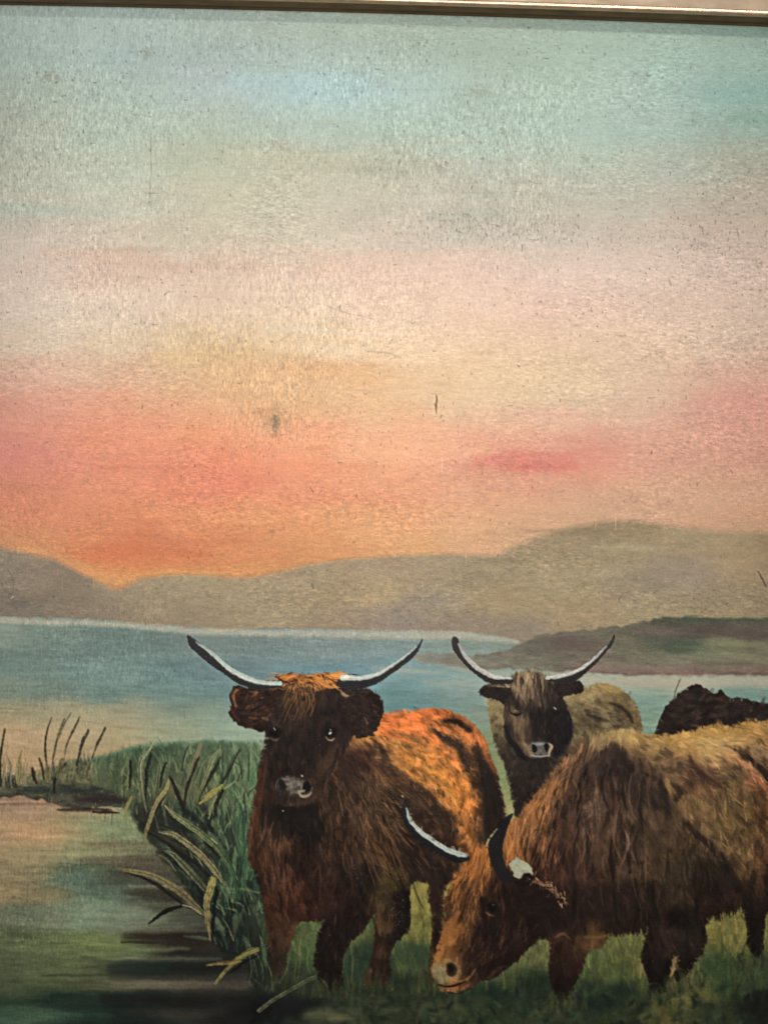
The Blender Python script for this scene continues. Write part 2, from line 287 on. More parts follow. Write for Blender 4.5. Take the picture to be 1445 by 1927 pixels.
    for (x, y, w, h, c, a) in ((1275,1208,80,10,(58,74,54),.45),(1220,1202,40,10,(54,70,52),.4),(1380,1212,110,10,(122,124,74),.45),(1340,1204,60,6,(110,112,76),.4),(1250,1186,110,9,(98,76,66),.4),(1070,1206,70,12,(86,62,56),.5),(1410,1190,90,16,(70,58,50),.5),(1300,1232,200,10,(100,104,74),.3),(1190,1262,220,10,(104,78,72),.45),(870,1240,150,10,(88,90,80),.4)):
        dab(x, y, w, h, c, a, h*.8)
    #POND and banks
    pd = [(-120,1520,140,112,76),(0,1515,128,100,76),(60,1530,140,108,78),(140,1530,116,98,68),(0,1560,150,116,76),(60,1565,162,118,76),(120,1560,138,112,70),(170,1550,102,112,74),(220,1560,100,112,74),(260,1580,96,106,72),(0,1600,132,108,72),(60,1600,126,108,70),(150,1595,112,110,70),(220,1600,100,98,66),(280,1610,88,88,60),
          (0,1640,116,100,66),(70,1640,108,98,64),(160,1640,72,84,60),(210,1655,60,64,50),(280,1625,70,60,46),(330,1620,60,64,48),(0,1680,118,98,64),(80,1680,106,94,60),(140,1660,70,92,74),(200,1680,72,92,74),(280,1680,62,66,50),(330,1690,48,44,32),(350,1720,64,68,52),
          (-120,1700,100,84,56),(0,1720,84,90,68),(80,1720,88,96,72),(160,1720,88,104,82),(240,1730,88,98,78),(300,1740,78,82,62),(370,1740,60,62,48),(0,1770,76,84,54),(90,1775,82,92,54),(180,1780,86,98,54),(240,1790,82,94,54),(0,1820,70,80,50),(90,1820,74,84,50),(170,1820,72,78,46),
          (240,1820,44,58,44),(320,1770,46,38,28),(330,1820,30,34,30),(0,1860,66,76,48),(80,1862,70,80,46),(160,1865,66,70,42),(240,1860,84,80,54),(330,1855,76,70,52),(420,1858,56,52,42),(0,1885,38,60,44),(100,1882,24,50,40),(180,1885,18,40,34),(260,1880,22,36,32),(360,1882,26,30,28),
          (0,1915,50,80,60),(70,1918,56,80,60),(160,1915,30,56,44),(260,1920,22,34,30),(330,1915,48,48,40),(450,1920,26,28,26),(-120,1860,56,66,42),(-120,1960,40,60,46),(60,2000,40,60,46),(300,2000,22,30,26),(60,2120,30,44,34),(380,2120,18,24,22)]
    P.fill([(-260, 1492), (0, 1492), (110, 1500), (240, 1505), (300, 1560), (420, 1700), (520, 1800), (620, 1960), (620, 2200), (-260, 2200)],
           lambda bb: P.field(pd, 46, 17, bb, 6, 61), 8, 3, 12, 1, L['pond'], .2, var=.06, seed=63, vs=(34, 6))
    for (x, y, w, h, c, a) in ((340,1830,250,26,(30,34,30),.75),(290,1818,170,12,(22,46,40),.6),(400,1822,150,14,(28,26,22),.8),(230,1874,260,16,(14,42,36),.7),(360,1882,320,26,(24,24,22),.8),(330,1906,200,16,(50,46,38),.5),(310,1852,190,11,(92,84,62),.6),(400,1854,160,10,(70,62,50),.6),
                               (305,1766,130,22,(40,32,22),.85),(270,1774,80,4,(22,18,14),.9),(380,1762,90,22,(34,26,20),.7),(300,1786,110,8,(84,90,62),.6),(320,1804,190,10,(86,84,66),.6),(300,1752,140,8,(96,96,72),.4),(180,1722,150,6,(112,124,94),.45),(190,1738,110,5,(104,116,88),.45),(80,1750,120,5,(66,78,54),.45),
                               (150,1650,80,26,(62,92,84),.4),(250,1618,200,14,(74,62,46),.55),(220,1588,120,12,(86,68,46),.45),(290,1680,110,12,(54,46,32),.6),(300,1700,130,10,(84,88,66),.5),(300,1668,110,6,(110,108,80),.5),(140,1835,120,5,(40,52,34),.5),(90,1910,120,16,(54,84,62),.4),(230,1930,300,20,(20,34,30),.5),
                               (150,1607,260,8,(126,126,84),.35),(60,1585,120,14,(170,124,82),.35),(210,1776,190,22,(88,98,50),.4),(60,1800,170,18,(84,92,56),.35)):
        dab(x, y, w, h, c, a, h*.95)
    for _ in range(500):
        x = R.uniform(-230, 480); y = R.uniform(1500, 2120); i, j = P.T((x, y)); i, j = int(np.clip(i, 0, P.W-1)), int(np.clip(j, 0, P.H-1))
        if P.lab[j, i] != L['pond']: continue
        c = P.img[j, i]*R.uniform(.82, 1.2); ln = R.uniform(15, 70)
        P.stroke([(x-ln/2, y), (x, y+R.normal(0, 1)), (x+ln/2, y)], [2, R.uniform(3, 9), 2], c, R.uniform(.15, .45), 4, None, .12)
    bk = [(140,1440,96,98,66),(190,1432,74,92,62),(240,1415,58,84,58),(300,1408,52,80,54),(380,1404,66,88,62),(450,1400,72,94,68),(490,1405,86,108,76),(160,1470,76,82,56),(220,1460,66,78,52),(280,1450,60,76,50),(340,1440,66,80,54),(400,1440,72,84,54),(450,1440,66,86,58),(480,1450,84,108,70),
          (240,1500,66,74,48),(330,1490,74,78,50),(400,1490,80,84,52),(450,1490,72,90,60),(480,1500,86,104,72),(300,1535,42,44,36),(360,1540,28,40,34),(420,1550,26,42,36),(470,1560,76,96,64),(300,1580,52,52,38),(360,1590,50,50,36),(420,1600,48,60,44),(465,1620,58,92,60),(340,1640,42,52,36),(400,1650,34,46,36),(450,1660,40,66,46),
          (420,1720,22,34,30),(450,1700,22,40,32),(480,1700,52,64,44),(430,1770,22,30,28),(480,1780,38,44,32),(490,1840,32,36,28),(560,1760,70,80,48),(585,1790,60,76,44),(560,1850,50,56,38),(520,1860,40,46,34),(580,1900,26,34,28),(480,1900,16,20,20),(650,1850,40,48,34),(680,1760,72,78,46),(690,1800,40,56,38),(660,1830,42,62,44),(720,1880,40,48,32),
          (780,1700,108,100,52),(790,1740,94,90,46),(760,1800,56,70,44),(800,1830,62,66,40),(770,1860,44,54,36),(820,1900,48,56,38),(900,1900,46,58,36),(600,1915,62,66,46),(660,1920,56,62,42),(740,1920,44,52,34),(960,1830,66,72,42),(1000,1800,80,82,50),(950,1880,40,54,36),(1010,1860,36,50,34),(1060,1900,52,60,38),
          (1130,1790,78,84,48),(1150,1830,68,76,42),(1190,1780,84,84,46),(1180,1870,52,66,38),(1130,1880,36,50,34),(1190,1910,48,56,34),(1240,1900,78,74,40),(1350,1740,98,92,48),(1360,1780,90,88,46),(1340,1830,60,74,42),(1380,1850,48,62,38),(1300,1860,78,78,42),(1420,1830,52,64,40),(1440,1760,90,84,44),(1360,1910,44,54,36),(1440,1900,24,28,26),(1270,1820,104,84,56),
          (1600,1820,40,50,32),(1600,1950,24,30,24),(1100,1960,34,44,30),(800,1960,36,44,30),(500,1970,16,20,18),(1350,1970,34,40,28),(900,2100,22,28,20),(1500,2100,18,22,18),(960,1560,140,140,88),(950,1520,110,118,72)]
    P.fill([(95, 1470), (125, 1432), (160, 1428), (200, 1423), (235, 1410), (275, 1402), (330, 1398), (368, 1397), (439, 1394), (486, 1400), (560, 1420), (900, 1450), (930, 1560), (1700, 1640), (1720, 2200), (430, 2200), (470, 1945), (478, 1870), (452, 1800), (405, 1782), (388, 1728), (350, 1668), (300, 1610), (262, 1560), (240, 1520), (170, 1505)],
           lambda bb: P.field(bk, 36, 24, bb, 6, 71), 13, 5, 12, 1, L['bank'], .3, var=.1, seed=73, vs=(10, 14))
    P.stroke([(125, 1434), (200, 1424), (275, 1404), (368, 1399), (470, 1399)], [4, 8, 10, 8, 8], (62, 94, 66), .5, 7, None, .1)
    # grass under the cattle: short upright dabs
    def grass(x0, x1, y0, y1, n, cols, ln, w, al=(.3, .8), lean=0.):
        for _ in range(n):
            x = R.uniform(x0, x1); y = R.uniform(y0, y1); i, j = P.T((x, y)); i, j = int(np.clip(i, 0, P.W-1)), int(np.clip(j, 0, P.H-1))
            if P.lab[j, i] != L['bank']: continue
            c = np.array(cols[R.integers(len(cols))])*.55+P.img[j, i]*.45; l = ln*R.uniform(.4, 1.4); a = R.normal(lean, .3)
            P.stroke([(x, y+l/2), (x+math.sin(a)*l*.3, y), (x+math.sin(a)*l, y-l/2)], [w, w*.8, w*.3], c*R.uniform(.8, 1.2), R.uniform(*al), 2, None, .2)
    grass(130, 500, 1400, 1530, 700, [(84,98,58),(48,76,48),(108,116,76),(58,70,46)], 22, 3.0)
    grass(400, 500, 1430, 1700, 260, [(110,130,86),(40,84,52),(72,104,66)], 40, 4)
    grass(330, 520, 1530, 1900, 400, [(22,34,30),(34,60,44),(48,62,44),(18,26,26)], 24, 5)
    grass(500, 1700, 1680, 1860, 900, [(112,106,54),(58,76,44),(84,92,52),(40,58,38)], 34, 5, (.15, .5))
    def clump(n, x0, x1, y0, y1, cols, w, al):
        for _ in range(n):
            x = R.uniform(x0, x1); y = R.uniform(y0, y1); i, j = P.T((x, y)); i, j = int(np.clip(i, 0, P.W-1)), int(np.clip(j, 0, P.H-1))
            if P.lab[j, i] != L['bank']: continue
            c = np.array(cols[R.integers(len(cols))]); a = R.uniform(0, 3.1)
            dx, dy = math.cos(a)*w*.6, math.sin(a)*w*.6
            P.stroke([(x-dx, y-dy), (x, y), (x+dx, y+dy)], [w*.5, w*R.uniform(.5, 1), w*.4], c*R.uniform(.8, 1.2), R.uniform(*al), w*.5, None, .25)
    clump(420, 480, 1700, 1855, 2120, [(48,58,38),(34,48,34),(24,34,28),(66,70,44),(20,38,30)], 20, (.2, .55))
    clump(200, 640, 1480, 1865, 1935, [(56,66,44),(24,34,28),(40,56,40)], 11, (.3, .7))
    for (x, y, w, h, c, a) in ((600,1908,60,22,(78,82,58),.6),(640,1916,40,14,(84,82,60),.5),(735,1900,30,12,(70,78,56),.4),(1172,1868,34,40,(18,34,30),.6),(1125,1890,60,30,(20,34,30),.5),(1345,1810,50,50,(36,58,38),.5),(1430,1900,70,50,(18,18,18),.6),(475,1880,90,30,(20,22,26),.7),(540,1890,110,30,(18,22,26),.7),(500,1905,130,30,(18,18,20),.7),(700,1790,46,40,(30,52,38),.5),(790,1800,30,50,(42,60,40),.5),(925,1870,50,40,(24,42,32),.5),(1005,1850,34,50,(22,38,28),.5),(760,1845,50,30,(30,42,30),.5),(1300,1905,90,26,(56,62,36),.5)):
        dab(x, y, w, h, c, a, h*.6)
    # mud edge at the far side of the pond
    P.fill([(-260, 1480), (0, 1481), (47, 1474), (94, 1466), (130, 1468), (165, 1475), (207, 1486), (222, 1498), (232, 1513), (214, 1524), (170, 1522), (120, 1520), (94, 1510), (50, 1502), (0, 1500), (-260, 1500)], (50, 54, 46), 6, 5, 12, .8, L['mud'], .5, var=.2, seed=77, vs=(12, 5))
    for (x, y, w, h, c, a) in ((110,1488,150,14,(34,44,44),.5),(190,1505,90,20,(46,36,36),.7),(160,1524,100,8,(50,32,26),.7),(200,1529,50,5,(44,24,18),.8),(208,1521,44,5,(132,118,96),.7),(40,1514,150,8,(110,72,54),.55),(20,1504,80,6,(96,66,50),.4),(60,1482,60,6,(40,60,50),.6)):
        dab(x, y, w, h, c, a, h*.5)
    P.fill([(-260,1470),(0,1464),(50,1458),(90,1446),(130,1432),(170,1440),(165,1478),(90,1474),(0,1488),(-260,1490)], (84, 84, 56), 12, 5, 9, .75, L['bank'], .2, var=.2, seed=79)
    for _ in range(260):
        x = R.uniform(-230, 175); y = R.uniform(1450, 1482)-max(0, x-90)*.2; l = R.uniform(8, 34)
        c = [(64,66,48),(92,92,60),(44,50,40),(110,106,72)][R.integers(4)]
        P.stroke([(x, y), (x+R.normal(0, 2), y-l*.6), (x+R.normal(3, 4), y-l)], [3.5, 2.6, .8], c, R.uniform(.25, .65), 2, None, .3, dry=.3)
    for _ in range(300):
        x = R.uniform(250, 500); y = R.uniform(1440, 1840); i, j = P.T((x, y))
        if P.lab[int(j), int(i)] != L['bank']: continue
        l = R.uniform(18, 60); a = R.normal(.1 if y < 1560 else -.6, .45)
        c = [(96,104,68),(120,122,78),(60,84,56),(30,38,30),(40,60,44)][R.integers(5)]
        P.stroke([(x, y), (x+math.sin(a)*l*.4, y-math.cos(a)*l*.6), (x+math.sin(a)*l, y-math.cos(a)*l)], [3.5, 3, .8], c, R.uniform(.25, .6), 2, None, .3, dry=.35)
    for _ in range(110):
        x = R.uniform(310, 505); y = R.uniform(1545, 1840); i, j = P.T((x, y))
        if P.lab[int(j), int(i)] != L['bank']: continue
        l = R.uniform(30, 80); a = R.normal(-.75 if x < 430 else -.15, .4); c = [(52,78,54),(36,56,42),(70,90,60),(24,38,32),(88,100,66)][R.integers(5)]
        P.stroke([(x, y), (x+math.sin(a)*l*.5, y-math.cos(a)*l*.6), (x+math.sin(a)*l, y-math.cos(a)*l*.85)], [4, R.uniform(6, 12), 2], c, R.uniform(.3, .65), 4, None, .3, dry=.2)
    for _ in range(60):
        x = R.uniform(440, 475); y = R.uniform(1500, 1620); l = R.uniform(30, 90); c = [(84,106,70),(44,84,52),(70,92,60),(34,60,44)][R.integers(4)]
        P.stroke([(x, y), (x+R.normal(-2, 3), y+l*.5), (x+R.normal(0, 5), y+l)], [2, 5, 1], c, R.uniform(.25, .6), 2.5, None, .3, dry=.3)
    #REEDS: centreline, width, colour
    rd = L['reeds']; DK = (26, 28, 22)
    def blade(pts, w, c, a=.93, lab=rd, soft=1.9, c2=None, dry=.35): P.stroke(pts, [q*.86 for q in w], c, a, soft, lab, .55, dry=dry, col2=c2, bristle=.2)
    for pts, w, c in (
        ([(11,1373),(5,1396),(2,1418)],[5,5,2],(74,70,44)),([(3,1408),(0,1440),(1,1478)],[6,7,7],(46,44,32)),
        ([(42,1410),(36,1436),(36,1470)],[3,9,14],(112,106,62)),([(16,1458),(17,1478)],[10,14],(56,60,48)),([(27,1462),(29,1478)],[8,12],(48,54,44)),
        ([(98,1349),(90,1378),(87,1410),(90,1470)],[2,4,5,3],(54,54,34)),([(122,1352),(110,1385),(104,1410),(98,1440)],[2,4,5,2],(84,78,48)),
        ([(134,1340),(122,1362),(112,1390)],[2,4,3],(90,86,56)),([(151,1349),(138,1376),(126,1402),(120,1428)],[4,6,4,2],(74,72,44)),
        ([(167,1375),(157,1395),(150,1418),(144,1440)],[6,8,6,3],(42,46,36)),([(198,1370),(188,1393),(180,1411),(173,1426)],[4,6,4,2],(56,54,36)),
        ([(75,1426),(79,1445),(82,1466)],[4,6,4],(50,40,26)),([(62,1446),(64,1458),(70,1474)],[5,6,4],(40,36,26)),([(124,1436),(110,1455),(104,1474),(103,1490)],[4,8,6,4],(30,26,26)),([(100,1478),(94,1490),(91,1506)],[5,7,4],(58,70,52)),
        ([(88,1440),(90,1468)],[8,12],(110,104,62)),([(118,1430),(112,1460)],[10,16],(104,100,62))):
        blade(pts, w, c)
    for pts, w, c, c2 in (
        ([(246,1432),(245,1455),(243,1482)],[5,6,3],DK,None),([(248,1498),(241,1515),(234,1540)],[4,8,3],(128,118,60),None),([(241,1463),(240,1485)],[2,3],(112,112,70),None),
        ([(284,1421),(278,1445),(275,1475),(273,1505),(274,1522)],[7,8,6,5,2],(34,36,26),None),
        ([(289,1395),(281,1412),(268,1430),(264,1450),(266,1480),(271,1508),(277,1526)],[3,7,11,11,8,6,3],(138,142,100),(92,98,62)),
        ([(313,1436),(306,1455),(301,1482)],[4,6,3],DK,None),([(300,1440),(295,1470),(292,1492)],[3,8,8],(88,94,62),None),
        ([(318,1483),(304,1508),(292,1530)],[5,6,4],(30,30,22),None),
        ([(317,1470),(314,1484),(298,1507),(287,1530),(276,1560),(269,1590)],[5,11,10,9,9,2],(132,122,68),(104,98,60)),
        ([(320,1462),(332,1488),(342,1512),(349,1532)],[4,9,9,4],(36,28,20),None),
        ([(374,1427),(362,1455),(352,1485),(348,1510),(347,1530)],[5,7,6,6,2],(40,34,24),None),([(369,1420),(362,1442),(353,1470)],[3,5,3],(122,106,74),None),([(376,1402),(370,1424)],[9,8],(116,108,78),None),
        ([(416,1426),(404,1448),(390,1472),(378,1498)],[3,8,8,3],(36,36,24),None),([(413,1412),(402,1428),(390,1455),(380,1482),(370,1508)],[5,10,9,9,5],(116,124,82),(96,100,58)),
        ([(451,1412),(440,1436),(426,1460),(418,1474)],[3,4,7,5],(46,42,28),None),([(420,1488),(408,1512),(402,1540)],[6,9,4],(34,36,26),None),([(407,1500),(398,1520),(394,1540)],[6,7,3],(98,104,66),None),
        ([(418,1478),(404,1490),(388,1504),(376,1513)],[6,14,10,3],(128,122,52),None),([(444,1470),(434,1478),(424,1484)],[2,4,3],(110,112,76),None),
        ([(311,1516),(330,1534),(356,1552),(384,1572),(405,1592),(425,1620),(448,1655)],[4,12,15,16,16,14,5],(122,124,74),(62,86,48)),
        ([(384,1584),(400,1598),(414,1614)],[3,7,3],(40,28,18),None),([(398,1576),(408,1586)],[2,3],(150,144,96),None),
        ([(278,1566),(310,1584),(340,1606),(372,1628),(396,1652)],[3,7,9,9,6],(30,28,20),None),
        ([(300,1566),(330,1572),(358,1592),(386,1616),(408,1644),(424,1666)],[4,12,13,13,12,4],(116,114,72),(112,100,60)),
        ([(304,1602),(322,1614),(345,1636),(366,1660),(384,1690)],[3,7,8,9,7],(20,38,30),None),
        ([(308,1600),(326,1608),(346,1628),(366,1652),(386,1672)],[3,10,15,18,14],(102,112,72),(76,80,52)),
        ([(240,1642),(270,1652),(300,1668),(330,1690),(358,1710)],[2,6,9,8,3],(36,30,18),None),
        ([(222,1636),(258,1641),(292,1650),(325,1668),(355,1690),(384,1720)],[4,10,13,15,16,8],(126,112,70),(100,92,50)),
        ([(280,1738),(298,1724),(320,1712),(345,1704)],[3,8,11,5],(22,18,14),None),([(345,1703),(362,1708),(378,1720)],[4,3,4],(128,118,80),None),
        ([(398,1654),(396,1675),(390,1700),(392,1730),(396,1768)],[10,17,14,11,3],(136,120,56),(104,92,50)),([(404,1655),(403,1668)],[8,6],(140,138,70),None),
        ([(407,1672),(404,1700),(401,1740),(400,1772)],[3,6,6,3],(18,24,22),None),
        ([(484,1786),(462,1796),(432,1818),(404,1852)],[12,14,12,4],(104,98,44),None),([(452,1808),(420,1812),(388,1816)],[7,10,4],(112,92,44),None),([(484,1797),(460,1812),(436,1830)],[3,6,3],(14,14,14),None),
        ([(592,1838),(560,1855),(520,1878),(487,1903)],[8,9,9,8],(74,84,52),(86,90,62)),
        ([(546,1770),(540,1790),(522,1812),(510,1832)],[2,4,4,2],(70,66,44),None),
        ([(425,1600),(438,1640),(450,1690)],[3,8,5],(40,76,44),None)):
        blade(pts, w, c, c2=c2)
    #COW, dark, far right
    G = L['cow_dark']
    o = [(1231,1384),(1243,1349),(1251,1331),(1270,1312),(1288,1295),(1300,1291),(1309,1286),(1326,1295),(1342,1304),(1348,1303),(1355,1299),(1365,1306),(1378,1314),(1386,1310),(1404,1317),(1445,1322),(1560,1318),(1720,1330),(1720,1420),(1231,1400)]
    P.fill(o, (44, 33, 30), 2.2, 2.2, 6, 1, G, .6, var=.25, seed=81, vs=(16, 8))
    mottle(P, o, 160, 8, 20, [(1300,1340,-1,.7)], .4, (.3, .6), {G})
    P.fur(o, 300, 12, 3.2, [(1300,1340,-1,.7),(1400,1340,-.6,.6),(1260,1360,-.8,1)], .4, (.6, 1.5), [(82,62,56),(20,18,22)], .4, clip_lab={G})
    P.stroke([(1278, 1280), (1271, 1300), (1266, 1322)], [2, 2.5, 3], (60, 52, 38), .8, 1.3, G, .3)
    #COW behind
    B = L['cow_back']
    body = [(1040,1290),(1096,1294),(1131,1286),(1162,1294),(1190,1318),(1204,1346),(1209,1375),(1200,1395),(1120,1420),(1060,1460),(1000,1560),(975,1560),(965,1510),(958,1474),(948,1440),(932,1401),(922,1353),(919,1316),(960,1300)]
    bs = [(1100,1300,116,100,64),(1135,1295,120,100,58),(1180,1320,108,92,58),(1195,1350,104,86,54),(1110,1330,104,92,60),(1140,1330,112,98,66),(1165,1335,72,60,38),(1180,1345,60,48,32),(1100,1355,84,74,50),(1115,1350,60,50,36),(1140,1360,104,92,62),(1080,1360,96,84,56),(1080,1385,90,78,52),(1060,1400,70,58,42),
          (928,1330,112,100,66),(935,1360,102,92,60),(940,1400,72,62,44),(955,1430,52,44,34),(980,1450,48,40,34),(1020,1450,46,38,34),(985,1490,44,36,32),(1010,1470,48,40,34),(970,1520,42,34,28),(1190,1380,110,98,60),(1150,1378,84,72,48)]
    P.fill(body, lambda bb: P.field(bs, 22, 18, bb, 4, 83), 6, 2, 5, 1, B, .5, var=.12, seed=85, vs=(10, 8))
    bd = [(1100,1300,1,.2),(1180,1330,1,1),(1140,1360,1,.5),(1080,1380,.3,1),(930,1340,0,1),(980,1480,.1,1)]
    mottle(P, body, 300, 7, 16, bd, .35, (.25, .6), {B})
    P.fur(body, 700, 10, 2.2, bd, .4, (.65, 1.4), [(126,110,76),(60,50,36)], .3, (.2, .55), clip_lab={B})
    P.stroke([(1148,1322),(1168,1330),(1184,1346),(1190,1358)],[3,7,7,4],(50,40,28),.8,4,None,.3); P.stroke([(1106,1345),(1122,1352),(1140,1358)],[4,9,4],(48,40,30),.7,6,None,.3)
    head = [(961,1274),(975,1265),(996,1262),(1018,1266),(1032,1276),(1050,1290),(1064,1325),(1077,1374),(1066,1400),(1058,1410),(1041,1424),(1018,1426),(996,1425),(978,1410),(961,1390),(950,1374),(948,1325),(950,1296)]
    hs = [(975,1360,96,76,56),(985,1300,104,84,62),(968,1280,92,78,56),(985,1275,110,96,70),(1005,1275,104,90,66),(1025,1280,80,68,50),(960,1310,62,48,40),(975,1320,46,36,32),(990,1310,92,72,54),(1008,1310,78,62,50),(1030,1310,50,40,34),(1050,1320,40,32,28),(960,1345,74,58,44),(975,1365,84,66,48),(968,1385,66,52,38),(985,1395,84,66,46),(1000,1350,44,36,32),(1000,1385,44,36,32),(1015,1370,36,30,28),(1040,1350,32,27,25),(1060,1370,28,25,26),(1040,1395,34,28,26),(1065,1395,32,28,26),(1010,1410,72,64,52),(955,1375,40,34,32)]
    P.fill(head, lambda bb: P.field(hs, 13, 13, bb, 3, 87), 3, 2, 5, 1, B, .6, var=.12, seed=88, vs=(5, 10))
    P.stroke([(950,1368),(958,1392),(975,1412),(990,1430)],[5,10,12,8],(24,24,28),.8,4,None,.3); P.stroke([(1064,1340),(1072,1375),(1060,1405),(1045,1425)],[8,14,14,6],(26,25,28),.7,6,None,.3)
    P.fur([(962,1270),(1030,1270),(1040,1340),(1010,1380),(970,1350)], 170, 22, 3, [(990,1280,0,1),(960,1300,-.2,1),(1030,1300,.1,1)], .12, (.55, 1.4), [(120,98,74),(30,24,22),(96,78,58)], .5, (.2, .65), clip_lab={B})
    P.fur(head, 200, 12, 2.4, [(1000,1350,0,1),(960,1360,.2,1),(1050,1370,-.1,1)], .25, (.6, 1.4), [(96,76,56),(24,20,20)], .3, clip_lab={B})
    for _ in range(60):
        x = R.uniform(966, 1034); l = R.uniform(14, 46); y = R.uniform(1264, 1290); dk = R.random() < .5
        P.stroke([(x, y), (x+R.normal(0, 1.5), y+l*.5), (x+R.normal(0, 3), y+l)], [1.5, R.uniform(2, 4.5), 1], (40, 31, 27) if dk else (122, 99, 76), R.uniform(.3, .6), 1.8, None, .3)
    for pts, w, c, a in (([(962,1330),(972,1362),(984,1392)],[6,12,8],(96,76,56),.5),([(958,1300),(968,1322),(976,1336)],[5,8,4],(36,28,26),.6),([(1000,1320),(1004,1360),(1008,1392)],[10,16,10],(36,30,28),.5),([(990,1345),(996,1370),(996,1390)],[3,6,4],(88,68,50),.5)):
        P.stroke(pts, w, c, a, 5, None, .3)
    for q, hn in (([(901,1301),(907,1292),(920,1287),(945,1288),(962,1292),(956,1312),(948,1324),(934,1318),(916,1313),(906,1309)], 'cow_back_ear_a'), ([(1044,1286),(1070,1282),(1090,1283),(1099,1296),(1096,1303),(1086,1306),(1066,1308),(1050,1312)], 'cow_back_ear_b')):
        P.fill(q, (40, 30, 28), 2, 2, 4, 1, L[hn], .7, var=.2, seed=89, vs=(5, 5))
    P.stroke([(918,1291),(935,1291),(955,1293)],[2,4,3],(134,110,84),.7,2.5,None,.4,dry=.5); P.stroke([(950,1288),(958,1292)],[3,5],(150,124,92),.7,2.5,None,.3)
    def horn(poly, lab, strip, sw, pale=(160,168,158), dark=(20,20,26)):
        P.fill(poly, dark, 1.6, .8, 4, 1, lab, .9)
        P.stroke(strip, sw, pale, .97, 1.8, lab, .6, dry=.12, bristle=.08)
    horn([(852,1199),(860,1202),(871,1225),(889,1246),(913,1263),(934,1272),(962,1275),(962,1287),(927,1287),(906,1277),(878,1254),(859,1232),(850,1215)], L['cow_back_horn_a'], [(862,1212),(874,1233),(891,1251),(913,1266),(936,1275),(961,1277)], [2,7,9,9,7,5])
    horn([(1156,1195),(1145,1211),(1124,1230),(1103,1249),(1076,1263),(1051,1270),(1029,1271),(1031,1281),(1060,1287),(1078,1284),(1093,1274),(1114,1256),(1134,1235),(1153,1210)], L['cow_back_horn_b'], [(1140,1217),(1124,1233),(1103,1252),(1078,1266),(1052,1273),(1030,1275)], [3,5,6,7,8,8])
    n = L['cow_back_nose']
    P.fill([(996,1400),(1003,1398),(1013,1397),(1024,1398),(1034,1399),(1038,1408),(1032,1420),(1014,1423),(1000,1420)], (78, 78, 74), 4, 1.5, 4, .9, n, .6, var=.2, vs=(5,5))
    dab(1015,1401,17,6,(122,134,138),.7,4,lab=None); P.fill([(1001,1403),(1008,1403),(1010,1413),(1004,1416)],(22,18,18),2,alpha=.95,hgt=.2); P.fill([(1024,1402),(1031,1400),(1032,1410),(1027,1416)],(20,16,16),2,alpha=.95,hgt=.2)
    P.stroke([(1033,1400),(1038,1405),(1033,1414),(1032,1422)],[2,5,4,2],(150,128,100),.9,2,n,.5); P.stroke([(985,1399),(993,1408),(998,1420)],[6,9,6],(128,104,72),.7,5,None,.4); P.stroke([(1000,1421),(1015,1425),(1033,1422)],[2,3,2],(140,142,128),.8,2,None,.4)
    P.stroke([(962,1342),(971,1346),(980,1342)],[2,5,2],(18,15,14),.9,2.5,None,.3); P.stroke([(1038,1337),(1046,1341),(1054,1338)],[3,6,3],(18,15,15),.9,3,None,.3); P.stroke([(1042,1331),(1045,1333)],[2.5,2.5],(176,166,140),.9,1.5,None,.5); P.stroke([(968,1337),(970,1338)],[2,2],(130,112,88),.8,1.5,None,.5)
    #COW, ginger, centre
    A = L['cow_ginger']
    body = [(708,1344),(760,1338),(809,1332),(840,1336),(868,1346),(892,1363),(910,1384),(922,1415),(932,1443),(945,1491),(950,1530),(948,1566),(930,1596),(900,1604),(870,1640),(840,1668),(834,1700),(833,1760),(826,1800),(818,1850),(806,1850),(807,1800),(815,1745),(806,1690),(803,1664),(771,1666),(774,1728),(763,1757),(742,1775),(735,1800),(732,1853),(687,1853),(696,1812),(706,1757),(704,1722),(686,1748),(661,1773),(645,1804),(645,1837),(638,1862),(618,1863),(596,1836),(592,1798),(601,1757),(611,1732),(600,1734),(562,1736),(554,1760),(546,1775),(536,1820),(520,1848),(508,1820),(505,1771),(499,1729),(494,1696),(485,1660),(469,1624),(466,1591),(471,1544),(480,1490),(486,1450),(492,1420),(500,1390),(520,1360),(600,1330)]
